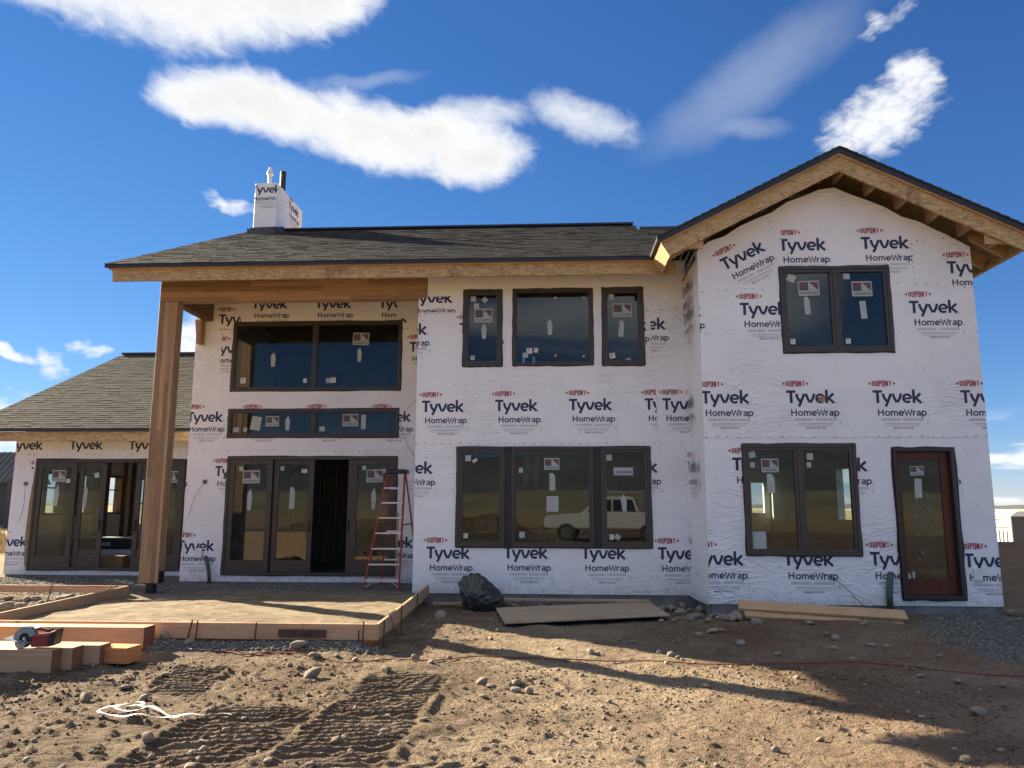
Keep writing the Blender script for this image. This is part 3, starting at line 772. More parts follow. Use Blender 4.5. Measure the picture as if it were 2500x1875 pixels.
# ------------------------------------------------------------------ tables of small things, metres
STICK = {
    'mid_up_l': [('s', -1.27, 5.0, 0.33, 0.252, 0), ('p', -1.26, 4.71, 0.094, 0.287, 0), ('n', -1.46, 5.31, 0.095, 0.097, 0), ('n', -1.4, 5.18, 0.094, 0.097, 3), ('n', -1.25, 5.29, 0.09, 0.093, 40), ('n', -1.46, 4.22, 0.08, 0.081, 5)],
    'mid_up_c': [('p', -0.07, 4.78, 0.098, 0.297, 0), ('w', -0.44, 4.34, 0.105, 0.099, 2), ('w', -0.32, 4.35, 0.07, 0.085, -6), ('n', -0.51, 4.26, 0.097, 0.094, 0), ('b', -0.54, 4.15, 0.047, 0.13, 0), ('b', -0.36, 4.15, 0.047, 0.141, 0), ('c', 0.03, 5.31, 0.047, 0.048, 30), ('c', 0.54, 5.31, 0.046, 0.048, 40), ('c', 0.03, 4.25, 0.041, 0.047, 0), ('c', 0.53, 4.23, 0.041, 0.043, 5)],
    'mid_up_r': [('s', 1.23, 5.07, 0.337, 0.25, 0), ('p', 1.21, 4.73, 0.088, 0.296, -6), ('n', 1.04, 5.32, 0.097, 0.101, 0), ('w', 1.04, 4.24, 0.096, 0.098, 10), ('n', 1.32, 4.17, 0.091, 0.043, 8)],
    'mid_low_l': [('n', -1.52, 2.42, 0.101, 0.104, 0), ('n', -1.4, 2.38, 0.092, 0.055, 32), ('w', -1.55, 1.08, 0.073, 0.083, 0)],
    'mid_low_c': [('s', -0.05, 2.32, 0.267, 0.202, 0), ('p', -0.04, 2.01, 0.101, 0.301, 0), ('n', -0.04, 1.63, 0.206, 0.265, 0), ('n', -0.59, 2.21, 0.072, 0.086, 0), ('n', -0.57, 1.1, 0.094, 0.105, 0)],
    'mid_low_r': [('s', 1.19, 2.19, 0.335, 0.134, 0), ('n', 0.95, 2.43, 0.099, 0.104, 0), ('p', 1.19, 1.65, 0.1, 0.297, 4), ('w', 0.97, 1.07, 0.075, 0.087, 0), ('n', 1.07, 1.07, 0.097, 0.088, -30)],
    'rec_up_l': [('p', -5.82, 4.58, 0.106, 0.304, 0), ('w', -6.43, 4.14, 0.108, 0.117, 0), ('w', -5.13, 4.13, 0.074, 0.088, 0)],
    'rec_up_r': [('s', -3.99, 5.0, 0.338, 0.259, 0), ('p', -4.01, 4.67, 0.097, 0.303, 0), ('w', -4.54, 4.14, 0.107, 0.107, 0), ('n', -4.64, 4.13, 0.102, 0.098, 0)],
    'rec_tr_l': [('n', -6.11, 3.25, 0.209, 0.279, -8), ('s', -5.77, 3.29, 0.278, 0.21, 0), ('p', -5.45, 3.25, 0.104, 0.3, 0), ('n', -6.52, 3.12, 0.112, 0.096, 0), ('n', -6.33, 3.12, 0.074, 0.082, 0)],
    'rec_tr_r': [('s', -4.15, 3.31, 0.325, 0.249, 0), ('p', -3.88, 3.27, 0.096, 0.294, 0), ('n', -4.73, 3.13, 0.11, 0.099, 0)],
    'rd1': [('s', -6.14, 2.16, 0.348, 0.258, 0), ('p', -6.15, 1.71, 0.105, 0.436, -2), ('n', -6.36, 2.32, 0.078, 0.09, 0)],
    'rd2': [('p', -5.3, 1.74, 0.105, 0.434, -1), ('w', -5.07, 2.28, 0.114, 0.076, -4), ('n', -5.53, 2.33, 0.077, 0.089, 0)],
    'rd4': [('s', -3.61, 2.18, 0.337, 0.256, 0), ('p', -3.62, 1.73, 0.103, 0.432, -1), ('n', -3.83, 2.34, 0.077, 0.088, 0), ('w', -3.41, 2.28, 0.081, 0.075, 0)],
    'gd1': [('s', -10.95, 2.22, 0.31, 0.252, 0), ('p', -10.96, 1.8, 0.101, 0.469, -2), ('w', -10.73, 2.11, 0.096, 0.083, 0)],
    'gd2': [('w', -10.12, 2.24, 0.096, 0.102, 18), ('p', -10.35, 1.76, 0.095, 0.456, -3)],
    'gd4': [('s', -8.36, 2.2, 0.224, 0.25, 0), ('w', -8.25, 2.21, 0.125, 0.096, 30)],
    'r_up_l': [('s', 4.13, 5.09, 0.334, 0.247, 0), ('p', 4.09, 4.8, 0.09, 0.291, 2), ('n', 3.86, 5.26, 0.131, 0.121, -25), ('w', 3.83, 4.21, 0.079, 0.087, 0)],
    'r_up_r': [('s', 4.97, 5.07, 0.321, 0.251, 0), ('p', 4.97, 4.72, 0.098, 0.295, 3), ('n', 4.74, 5.28, 0.1, 0.095, 0), ('w', 4.7, 4.21, 0.074, 0.087, 0)],
    'r_low_l': [('s', 3.37, 2.23, 0.266, 0.211, 0), ('p', 3.37, 1.95, 0.116, 0.301, 0), ('n', 3.1, 2.4, 0.102, 0.099, 14), ('n', 3.1, 2.24, 0.068, 0.083, 0), ('n', 3.15, 1.08, 0.215, 0.262, 0)],
    'r_low_r': [('n', 3.99, 2.37, 0.096, 0.103, 0), ('n', 3.97, 2.24, 0.068, 0.083, 0)],
    'r_door': [('s', 5.63, 2.15, 0.21, 0.145, 0), ('p', 5.63, 1.88, 0.109, 0.294, -2), ('n', 5.38, 0.55, 0.07, 0.079, 0), ('n', 5.46, 0.57, 0.038, 0.098, 0)],
}
ROCKS = [(-4.69, 9.29, 0.088), (-4.11, 6.8, 0.061), (-4.06, 7.34, 0.05), (-4.32, 9.15, 0.06), (-3.88, 7.74, 0.037), (-2.96, 5.72, 0.049), (-2.94, 5.51, 0.027), (-2.82, 5.51, 0.032), (-2.49, 5.6, 0.031), (-2.43, 5.27, 0.049), (-2.67, 5.32, 0.03), (-4.22, 8.24, 0.022), (-4.19, 7.99, 0.031), (-3.91, 7.71, 0.024), (-3.71, 6.77, 0.021), (-3.64, 6.91, 0.053), (-3.22, 5.46, 0.022), (-2.54, 5.52, 0.027), (-2.6, 5.82, 0.043), (-2.5, 6.01, 0.033), (-3.5, 5.19, 0.027), (-3.21, 5.12, 0.031), (-4.35, 8.03, 0.023), (-2.97, 9.03, 0.089), (-3.07, 9.46, 0.057), (-2.71, 8.79, 0.07), (-2.46, 7.91, 0.099), (-2.4, 9.33, 0.026), (-2.3, 9.32, 0.033), (-2.12, 9.31, 0.036), (-1.86, 9.18, 0.035), (-1.76, 11.97, 0.103), (-1.89, 11.91, 0.031), (-0.83, 10.17, 0.038), (-1.74, 8.14, 0.057), (-1.55, 8.75, 0.053), (-1.36, 8.62, 0.042), (-0.72, 7.77, 0.06), (-0.63, 7.67, 0.033), (-0.38, 7.84, 0.047), (-0.38, 7.59, 0.045), (-0.25, 7.53, 0.045), (-0.64, 7.14, 0.037), (-1.06, 6.39, 0.028), (-0.83, 6.22, 0.027), (-1.07, 5.8, 0.018), (-0.93, 5.89, 0.02), (-1.56, 5.93, 0.04), (-1.59, 5.77, 0.036), (-1.3, 6.1, 0.042), (-1.29, 5.92, 0.026), (-1.37, 5.74, 0.026), (-1.44, 5.64, 0.028), (-0.86, 7.5, 0.023), (-0.94, 6.67, 0.021), (-0.79, 10.86, 0.041), (-1.86, 11.02, 0.038), (-1.74, 10.75, 0.041), (-2.47, 8.85, 0.034), (-2.23, 8.76, 0.038), (-1.37, 6.52, 0.032), (-1.92, 5.32, 0.029), (-1.61, 5.24, 0.033), (-2.0, 11.11, 0.038), (-1.2, 8.92, 0.034), (-2.84, 8.38, 0.036), (-1.36, 9.86, 0.034), (0.4, 9.29, 0.063), (0.49, 9.27, 0.032), (1.23, 9.53, 0.036), (1.34, 9.36, 0.048), (1.39, 9.17, 0.028), (1.43, 9.08, 0.028), (0.11, 8.84, 0.033), (1.43, 7.68, 0.046), (0.02, 8.38, 0.026), (-0.38, 7.8, 0.053), (-0.25, 7.53, 0.036), (0.01, 7.41, 0.035), (1.05, 6.91, 0.026), (0.48, 5.82, 0.02), (0.56, 5.82, 0.022), (0.25, 5.71, 0.021), (0.83, 10.35, 0.035), (0.96, 10.17, 0.038), (1.88, 10.57, 0.058), (2.11, 10.83, 0.086), (2.29, 11.07, 0.048), (2.48, 12.03, 0.067), (2.56, 12.53, 0.1), (2.33, 10.15, 0.057), (0.0, 7.98, 0.027), (0.14, 7.34, 0.022), (0.47, 7.1, 0.024), (0.64, 10.32, 0.025), (-0.15, 7.86, 0.024), (0.33, 7.52, 0.028), (0.12, 5.45, 0.02), (0.63, 5.39, 0.023), (0.4, 6.95, 0.021), (-0.49, 13.46, 0.057), (-0.14, 13.36, 0.079), (-0.32, 13.41, 0.057), (0.22, 13.72, 0.051), (0.62, 13.68, 0.051), (0.98, 5.45, 0.024), (-0.01, 5.31, 0.041), (3.58, 11.38, 0.061), (2.85, 11.41, 0.07), (2.32, 10.1, 0.062), (3.62, 10.84, 0.043), (4.29, 11.27, 0.057), (3.35, 9.79, 0.044), (3.97, 9.78, 0.05), (3.86, 9.97, 0.055), (3.3, 9.06, 0.041), (2.36, 7.98, 0.035), (3.93, 8.06, 0.046), (4.27, 7.93, 0.038), (3.54, 6.96, 0.066), (3.15, 5.94, 0.029), (2.77, 5.67, 0.043), (1.94, 6.07, 0.027), (2.6, 9.52, 0.05), (3.67, 8.29, 0.039), (1.54, 5.44, 0.027), (3.62, 10.5, 0.076), (3.15, 10.31, 0.033), (3.1, 9.56, 0.031), (3.51, 8.35, 0.023), (3.51, 9.27, 0.027), (3.99, 9.3, 0.031), (6.76, 12.09, 0.094), (6.12, 12.44, 0.071), (6.47, 12.35, 0.047), (2.93, 6.88, 0.028), (3.01, 6.82, 0.032), (1.55, 5.83, 0.029), (4.4, 9.4, 0.032), (3.8, 10.41, 0.03)]
BED_ROCKS = [(-8.54, 11.8, 0.113), (-8.52, 12.06, 0.092), (-9.04, 13.29, 0.081), (-8.38, 13.18, 0.152), (-8.89, 13.57, 0.101), (-8.77, 12.58, 0.048), (-8.61, 12.72, 0.066), (-8.21, 11.83, 0.073), (-9.46, 13.56, 0.045), (-8.87, 13.32, 0.05), (-8.26, 12.9, 0.065), (-8.52, 13.79, 0.057), (-8.9, 12.51, 0.036), (-9.03, 13.15, 0.043), (-8.66, 12.91, 0.048), (-8.68, 13.09, 0.043), (-8.37, 12.85, 0.048), (-8.79, 12.5, 0.047), (-9.43, 13.1, 0.05), (-9.42, 13.93, 0.091), (-8.57, 14.01, 0.045), (-9.36, 12.87, 0.043), (-8.37, 12.22, 0.052), (-9.47, 13.68, 0.032), (-8.66, 13.2, 0.034), (-8.78, 12.76, 0.036), (-8.47, 11.93, 0.045), (-8.24, 11.42, 0.038), (-8.39, 12.36, 0.035), (-8.45, 13.46, 0.043)]

# ------------------------------------------------------------------ the house
house = thing('house', 'two storey house under construction, wrapped in white printed house wrap', 'house', (0, 13.4, 0))
YR, YM, YC, YG = 12.2, 13.4, 15.25, 16.4           # wing, middle, patio recess, garage
XW0, XW1 = 2.36, 6.71                               # right hand wing
XM0 = -2.46; XC0 = -7.49; XG0 = -12.0
SEAM = 2.665

def wall_front(name, x0, x1, z0, z1, Y, holes, thick=0.16, seam=SEAM, lap=0.006, label=None, gable=None, zt=None):
    """wall facing -Y with openings; the sheet above the seam laps over the lower one"""
    X = sorted(set([x0, x1]+[h[0] for h in holes]+[h[1] for h in holes]))
    Z = sorted(set([z0, z1, seam]+[h[2] for h in holes]+[h[3] for h in holes]))
    X = [x for x in X if x0 <= x <= x1]; Z = [z for z in Z if z0 <= z <= z1]
    solid = lambda i, j: 0 <= i < len(X)-1 and 0 <= j < len(Z)-1 and not any(h[0]-1e-6 <= (X[i]+X[i+1])/2 <= h[1]+1e-6 and h[2]-1e-6 <= (Z[j]+Z[j+1])/2 <= h[3]+1e-6 for h in holes)
    fy = lambda j: Y-(lap if (Z[j]+Z[j+1])/2 > seam else 0)
    m = MB(); yb = Y+thick
    for i in range(len(X)-1):
        for j in range(len(Z)-1):
            if not solid(i, j): continue
            a, b, c, d = X[i], X[i+1], Z[j], Z[j+1]; y = fy(j)
            m.add([(a, y, c), (b, y, c), (b, y, d), (a, y, d)], [(0, 1, 2, 3)])
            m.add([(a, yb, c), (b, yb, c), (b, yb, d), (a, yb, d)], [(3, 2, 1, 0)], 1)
            if not solid(i-1, j): m.add([(a, yb, c), (a, y, c), (a, y, d), (a, yb, d)], [(0, 1, 2, 3)])
            if not solid(i+1, j): m.add([(b, y, c), (b, yb, c), (b, yb, d), (b, y, d)], [(0, 1, 2, 3)])
            if not solid(i, j-1): m.add([(a, yb, c), (b, yb, c), (b, y, c), (a, y, c)], [(0, 1, 2, 3)])
            elif fy(j-1) != y: m.add([(a, fy(j-1), c), (b, fy(j-1), c), (b, y, c), (a, y, c)], [(0, 1, 2, 3)])
            if not solid(i, j+1) and not gable: m.add([(a, y, d), (b, y, d), (b, yb, d), (a, yb, d)], [(0, 1, 2, 3)])
    if gable:
        y = Y-lap; pts = gable; n = len(pts)
        m.add([(p, y, q) for p, q in pts], [tuple(range(n))])
        m.add([(p, yb, q) for p, q in pts], [tuple(reversed(range(n)))], 1)
        for k in range(1, n):
            p, q = pts[k], pts[(k+1) % n]
            m.add([(p[0], y, p[1]), (q[0], y, q[1]), (q[0], yb, q[1]), (p[0], yb, p[1])], [(3, 2, 1, 0)])
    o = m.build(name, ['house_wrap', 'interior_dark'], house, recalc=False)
    if label: o['label'] = label
    return o

O_MUL = (-1.63, -0.935, 4.06, 5.47); O_MUC = (-0.73, 0.695, 4.07, 5.475); O_MUR = (0.87, 1.60, 4.06, 5.48)
O_MLL = (-1.71, -0.87, 0.895, 2.61); O_MLC = (-0.75, 0.67, 0.895, 2.615); O_MLR = (0.80, 1.65, 0.885, 2.61)
O_ML = (-1.71, 1.65, 0.89, 2.612)
O_CU = (-6.68, -3.135, 3.92, 5.37); O_CT = (-6.69, -3.155, 2.96, 3.535); O_CD = (-6.64, -3.16, 0.225, 2.565)
O_GD = (-11.48, -8.08, 0.20, 2.58)
O_RU = (3.67, 5.40, 4.025, 5.44); O_RL = (2.95, 4.68, 0.855, 2.56); O_RD = (5.245, 6.15, 0.22, 2.49)

gp = [(XW0, 5.62), (XW1, 5.62), (XW1, 5.74), (6.35, 5.96)]
k = 14
for i in range(k+1):      # slack, slightly scalloped top edge of the wrap under the rake
    t = i/k; x = 6.2+(2.55-6.2)*t; gp.append((x, min(6.79, 6.89-0.5*abs(x-4.53))+0.025*math.sin(i*2.3)-0.02))
gp += [(XW0, 5.74)]
wall_r = wall_front('wrapped_wall', XW0, XW1, 0.12, 5.62, YR, [O_RU, O_RL, O_RD], gable=gp, label='gable end wall of the right wing in white printed wrap')
wall_m = wall_front('wrapped_wall', XM0, XW0, 0.11, 5.98, YM, [O_MUL, O_MUC, O_MUR, O_ML, (XM0, -2.30, 5.34, 5.98)], label='middle wall with three upper windows in white printed wrap')
wall_c = wall_front('wrapped_wall', XC0, XM0+0.2, 0.09, 6.85, YC, [O_CU, O_CT, O_CD], label='wall set back behind the porch post in white printed wrap')
wall_g = wall_front('wrapped_wall', XG0, XC0+0.05, 0.09, 3.05, YG, [O_GD], label='low wing wall behind the porch post in white printed wrap')
# return wall of the wing, facing left; its lower edge bellies out a little
m = MB(); n = 16; ny_ = 6
for j in range(n):
    for i in range(ny_):
        q = []
        for di, dj in ((0, 0), (1, 0), (1, 1), (0, 1)):
            y = YR-0.001+(YM-YR+0.02)*(i+di)/ny_; z = 0.10+5.55*(j+dj)/n; t = (y-YR)/(YM-YR)
            bulge = 0.05*math.sin(math.pi*t)*(0.4+0.6*math.sin(z*2.1))*(0.5 if z > 3 else 1)+0.09*t*max(0, 1-z/3.0)
            q.append((XW0-0.002-bulge, y, z))
        m.add(q, [(3, 2, 1, 0)])
wall_s = m.build('wrapped_wall', ['house_wrap'], house, smooth=True, recalc=False); wall_s['label'] = 'narrow return wall facing left between the middle wall and the right wing'
# outer walls that the photograph does not face
def wall_side(pts, x, thick, holes=(), mat='house_wrap'):
    """wall in the Y-Z plane, rectangle with openings: pts = (y0,y1,z0,z1)"""
    y0, y1, z0, z1 = pts
    Yv = sorted(set([y0, y1]+[h[0] for h in holes]+[h[1] for h in holes])); Zv = sorted(set([z0, z1]+[h[2] for h in holes]+[h[3] for h in holes]))
    m = MB()
    for i in range(len(Yv)-1):
        for j in range(len(Zv)-1):
            cy, cz = (Yv[i]+Yv[i+1])/2, (Zv[j]+Zv[j+1])/2
            if any(h[0] < cy < h[1] and h[2] < cz < h[3] for h in holes): continue
            m.box(x, x+thick, Yv[i], Yv[i+1], Zv[j], Zv[j+1])
    return m.build('wrapped_wall', [mat], house)
GW = [(17.25, 17.95, 1.35, 2.36), (18.45, 19.15, 1.35, 2.36), (19.75, 20.45, 1.35, 2.36), (21.3, 22.2, 1.0, 2.36)]
wall_side((YG+0.16, 27.0, 0.09, 3.1), XG0, 0.16, GW)
wall_side((YC+0.16, 24.0, 0.09, 5.75), XC0, 0.16)
RW = [(17.5, 18.3, 1.3, 2.45)]
wall_side((YR+0.16, 24.0, 0.12, 5.78), XW1-0.16, 0.16, RW)
wall_side((YM+0.16, YC+0.05, 0.11, 5.9), XM0, 0.16)
m = MB(); m.box(XC0, 5.98, 23.84, 24.0, 0.1, 5.6); m.box(6.36, XW1, 23.84, 24.0, 0.1, 5.6); m.box(5.98, 6.36, 23.84, 24.0, 2.3, 5.6); m.box(5.98, 6.36, 23.84, 24.0, 0.1, 1.4)
m.build('wrapped_wall', ['house_wrap'], house)
m = MB(); m.box(XG0, XC0, 26.84, 27.0, 0.1, 3.1); m.build('wrapped_wall', ['house_wrap'], house)
m = MB()       # gable triangles of main house and garage
m.hexa([(XC0, YC+0.16, 5.75), (XC0, 24.0, 5.75), (XC0, 24.0, 5.85), (XC0, 18.6, 8.42), (XC0, YC+0.16, 6.85)], [(XC0+0.14, YC+0.16, 5.75), (XC0+0.14, 24.0, 5.75), (XC0+0.14, 24.0, 5.85), (XC0+0.14, 18.6, 8.42), (XC0+0.14, YC+0.16, 6.85)])
m.hexa([(-7.31, 13.42, 5.80), (-7.31, YC, 5.80), (-7.31, YC, 6.82), (-7.31, 13.42, 6.0)], [(-7.2, 13.42, 5.80), (-7.2, YC, 5.80), (-7.2, YC, 6.82), (-7.2, 13.42, 6.0)])
m.hexa([(XG0, YG, 3.1), (XG0, 27, 3.1), (XG0, 21.65, 5.85)], [(XG0+0.14, YG, 3.1), (XG0+0.14, 27, 3.1), (XG0+0.14, 21.65, 5.85)])
m.build('gable_wall', ['osb'], house)
# foundation, floors, inner walls
m = MB()
m.box(XW0+0.03, XW1-0.02, YR+0.02, YR+0.25, -0.6, 0.122); m.box(XM0+0.03, XW0+0.25, YM+0.02, YM+0.25, -0.6, 0.112)
m.box(XW0+0.03, XW0+0.25, YR+0.25, YM+0.02, -0.6, 0.118); m.box(XC0+0.03, XM0+0.25, YC+0.02, YC+0.25, -0.6, 0.095)
m.box(XG0+0.03, XC0+0.02, YG+0.02, YG+0.25, -0.6, 0.095); m.box(XM0+0.03, XM0+0.25, YM+0.26, YC, -0.6, 0.1); m.box(XG0+0.03, XG0+0.25, YG+0.26, 27, -0.6, 0.09)
m.box(XW1-0.24, XW1-0.02, YR+0.26, 24, -0.6, 0.11)
m.build('foundation', ['concrete'], house)
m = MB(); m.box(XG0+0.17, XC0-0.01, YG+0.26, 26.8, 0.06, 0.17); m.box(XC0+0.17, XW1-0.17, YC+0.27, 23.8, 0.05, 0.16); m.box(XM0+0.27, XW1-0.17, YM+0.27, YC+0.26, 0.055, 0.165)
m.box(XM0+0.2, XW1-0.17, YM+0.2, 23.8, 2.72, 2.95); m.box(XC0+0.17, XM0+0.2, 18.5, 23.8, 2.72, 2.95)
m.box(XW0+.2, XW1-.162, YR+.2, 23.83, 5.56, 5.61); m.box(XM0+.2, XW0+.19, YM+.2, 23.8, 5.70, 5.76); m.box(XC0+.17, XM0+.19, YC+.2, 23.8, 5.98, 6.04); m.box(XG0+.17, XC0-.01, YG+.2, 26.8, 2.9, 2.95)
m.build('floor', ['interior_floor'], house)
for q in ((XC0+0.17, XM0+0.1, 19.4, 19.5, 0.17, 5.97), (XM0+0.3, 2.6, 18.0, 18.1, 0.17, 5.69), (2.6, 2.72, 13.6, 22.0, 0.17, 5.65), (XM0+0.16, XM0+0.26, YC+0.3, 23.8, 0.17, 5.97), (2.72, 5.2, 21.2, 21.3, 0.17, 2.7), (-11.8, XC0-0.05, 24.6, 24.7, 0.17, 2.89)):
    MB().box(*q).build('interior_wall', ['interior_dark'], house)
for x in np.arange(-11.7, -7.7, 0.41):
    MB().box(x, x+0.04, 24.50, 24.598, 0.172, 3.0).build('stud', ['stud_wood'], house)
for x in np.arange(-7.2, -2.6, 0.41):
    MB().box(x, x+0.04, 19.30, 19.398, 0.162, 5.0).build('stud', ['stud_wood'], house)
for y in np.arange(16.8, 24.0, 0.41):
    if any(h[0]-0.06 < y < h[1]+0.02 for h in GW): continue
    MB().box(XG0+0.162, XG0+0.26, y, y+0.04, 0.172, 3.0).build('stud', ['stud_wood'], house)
for h in GW:      # rough frames and panes of the side windows seen through the garage doors
    w = MB(); w.box(XG0-0.02, XG0+0.2, h[0], h[0]+0.05, h[2], h[3]).box(XG0-0.02, XG0+0.2, h[1]-0.05, h[1], h[2], h[3]).box(XG0-0.02, XG0+0.2, h[0]+0.05, h[1]-0.05, h[3]-0.05, h[3]).box(XG0-0.02, XG0+0.2, h[0]+0.05, h[1]-0.05, h[2], h[2]+0.05)
    w.box(XG0+0.05, XG0+0.1, h[0]+0.05, h[1]-0.05, h[2]+0.62, h[2]+0.65)
    wo_ = w.build('window', ['stud_wood'], house)
    MB().box(XG0+0.06, XG0+0.066, h[0]+0.05, h[1]-0.05, h[2]+0.05, h[3]-0.05).build('pane', ['clear_glass'], wo_)

# ---- logos
H_R = [O_RU, O_RL, (O_RD[0]-.02, O_RD[1]+.06, O_RD[2]-.03, O_RD[3]+.02)]
H_M = [O_MUL, O_MUC, O_MUR, O_ML]
H_C = [O_CU, O_CT, O_CD]
up, lo_ = -0.006, 0.0
big = 99
L_R = [(5.001, 5.73, up, (XW0, 5.79, 5.12, 9), 0), (3.685, 5.72, up, (3.73, XW1, 5.13, 9), 0), (6.324, 5.30, up, (5.8, XW1, 5.06, 9), 0),
       (3.012, 4.65, up, (XW0, XW1, 4, 5.05), 0), (1.635, 4.64, up, (XW0, XW1, 4, 5.05), 0), (5.682, 4.65, up, (XW0, XW1, 4, 5.1), 0),
       (2.341, 3.21, up, (XW0, XW1, 0, 9), 0), (3.673, 3.21, up, (XW0, XW1, 0, 9), 0), (5.011, 3.205, up, (XW0, XW1, 0, 9), 0), (6.354, 3.20, up, (XW0, XW1, 0, 9), 0),
       (2.786, 2.15, lo_, (XW0, XW1, 0, SEAM), 0), (4.10, 2.14, lo_, (XW0, XW1, 0, SEAM), 0), (5.44, 2.14, lo_, (XW0, XW1, 0, SEAM), 0),
       (2.14, 0.70, lo_, (XW0, XW1, 0.13, SEAM), 0), (3.50, 0.70, lo_, (XW0, XW1, 0.13, SEAM), 0), (4.80, 0.71, lo_, (XW0, XW1, 0.13, SEAM), 0), (6.188, 0.695, lo_, (XW0, XW1, 0.13, SEAM), 0)]
for x, z, d, c, r in L_R: place_logo(wall_r, x, z, YR+d, c, H_R, r)
place_logo(wall_r, 2.80, 5.40, YR+up, (XW0, 3.66, 5.05, 9), H_R, 26.5)
L_M = [(-2.59, 5.24, up, (XM0, XW0, 5.06, 5.36), 0), (-3.05, 4.65, up, (XM0, XW0, 4, 5.02), 0), (-1.702, 4.66, up, (XM0, XW0, 4, 5.05), 0),
       (0.90, 4.69, up, (XM0, 1.725, 4, 5.05), 0), (1.235, 4.705, up, (1.73, XW0, 4, 5.05), 0),
       (-2.357, 3.24, up, (XM0, XW0, 0, 9), 0), (-1.047, 3.25, up, (XM0, XW0, 0, 9), 0), (0.26, 3.26, up, (XM0, XW0, 0, 9), 0), (1.588, 3.263, up, (XM0, 1.79, 0, 9), 0), (1.896, 3.264, up, (1.80, XW0-.02, 0, 9), 0),
       (-2.90, 2.15, lo_, (XM0, XW0, 0, SEAM), 0), (1.03, 2.17, lo_, (XM0, XW0, 0, SEAM), 0),
       (-2.223, 0.69, lo_, (XM0, XW0, .13, SEAM), 0), (-0.88, 0.70, lo_, (XM0, XW0, .13, SEAM), 0), (0.45, 0.70, lo_, (XM0, XW0, .13, SEAM), 0), (1.75, 0.70, lo_, (XM0, XW0-.04, .13, SEAM), 0)]
for x, z, d, c, r in L_M: place_logo(wall_m, x, z, YM+d, c, H_M, r)
L_C = [(-6.326, 5.667, up, (XC0, XM0, 5.38, 5.95), 0), (-4.974, 5.66, up, (XC0, XM0, 5.38, 5.95), 0), (-3.623, 5.65, up, (XC0, -3.24, 5.38, 5.95), 0),
       (-7.018, 5.347, up, (XC0, -6.55, 5.21, 5.8), 0), (-3.78, 5.334, up, (-3.15, XM0, 5.2, 5.42), 0),
       (-7.10, 4.717, up, (-6.93, -6.6, 4, 5.2), 0), (-2.964, 4.717, up, (XC0, XM0, 4, 5.2), 0), (-8.31, 4.70, up, (XC0, XM0, 4, 5.2), 0),
       (-7.56, 3.283, up, (XC0, XM0, 2.7, 5), 0), (-6.35, 3.28, up, (-6.72, XM0, 2.7, 5), 0), (-5.0, 3.28, up, (XC0, XM0, 2.7, 5), 0), (-3.66, 3.275, up, (XC0, XM0, 2.7, 5), 0),
       (-6.898, 2.173, lo_, (XC0, XM0, 0, SEAM), 0), (-8.26, 2.172, lo_, (XC0, XM0, 0, SEAM), 0), (-7.575, 0.685, lo_, (XC0, XM0, .1, SEAM), 0), (-3.56, 0.77, lo_, (XC0, XM0, .1, SEAM), 0)]
for x, z, d, c, r in L_C: place_logo(wall_c, x, z, YC+d, c, H_C, r)
L_G = [(-12.14, 2.80, up, (XG0, XC0, 2.68, 2.985), 0), (-10.759, 2.805, up, (XG0, XC0, 2.70, 2.985), 0), (-9.404, 2.80, up, (XG0, XC0, 2.70, 2.985), 0),
       (-12.28, 0.69, lo_, (XG0, XC0, 0.1, SEAM), 0), (-11.592, 2.206, lo_, (XG0, XC0, 0.1, SEAM), 0), (-8.80, 2.215, lo_, (XG0, XC0, 0.1, SEAM), 0)]
for x, z, d, c, r in L_G: place_logo(wall_g, x, z, YG+d, c, [(O_GD[0]-.06, O_GD[1], O_GD[2], O_GD[3])], r)
for x, z in ((13.35, 4.75), (13.55, 3.25), (13.30, 2.15), (13.5, 0.70), (13.4, 5.25)):
    place_logo(wall_s, x, z, XW0-0.075 if z < 3 else XW0-0.055, (YR+.02, YM-.05, 0, 9), (), 0, 'X-')

# ---- rows of staples and nail caps, one joined part per wall
def staples(wall, rows, Y, holes, clip):
    m = MB()
    for (x0, z0, x1, z1, step, jit, size) in rows:
        L = math.hypot(x1-x0, z1-z0); nn = max(1, int(L/step))
        for i in range(nn+1):
            t = i/nn; x = x0+(x1-x0)*t+random.uniform(-jit, jit); z = z0+(z1-z0)*t+random.uniform(-jit, jit)
            if not (clip[0] < x < clip[1] and clip[2] < z < clip[3]) or any(h[0]-.02 < x < h[1]+.02 and h[2]-.02 < z < h[3]+.02 for h in holes): continue
            a = random.uniform(0.1, 1.0)*random.choice((-1, 1)); w_ = size*random.uniform(.7, 1.3); h_ = size*.18
            ca, sa = math.cos(a), math.sin(a)
            q = [(x+ca*u-sa*v, z+sa*u+ca*v) for u, v in ((-w_, -h_), (w_, -h_*.4), (w_, h_), (-w_, h_*.6))]
            m.hexa([(p, Y-0.0005, q_) for p, q_ in q], [(p, Y-0.004, q_) for p, q_ in q])
            if random.random() < .4:
                q = [(x+.8*w_+p*.5, z+.012+r_*.5) for p, r_ in ((-.02, -.006), (.02, -.012), (.022, .0), (-.015, .008))]
                m.hexa([(p, Y-0.0005, q_) for p, q_ in q], [(p, Y-0.004, q_) for p, q_ in q])
    o = m.build('staples', ['staple_dark'], wall); tag(o, kind='stuff')
D_ = 0.30
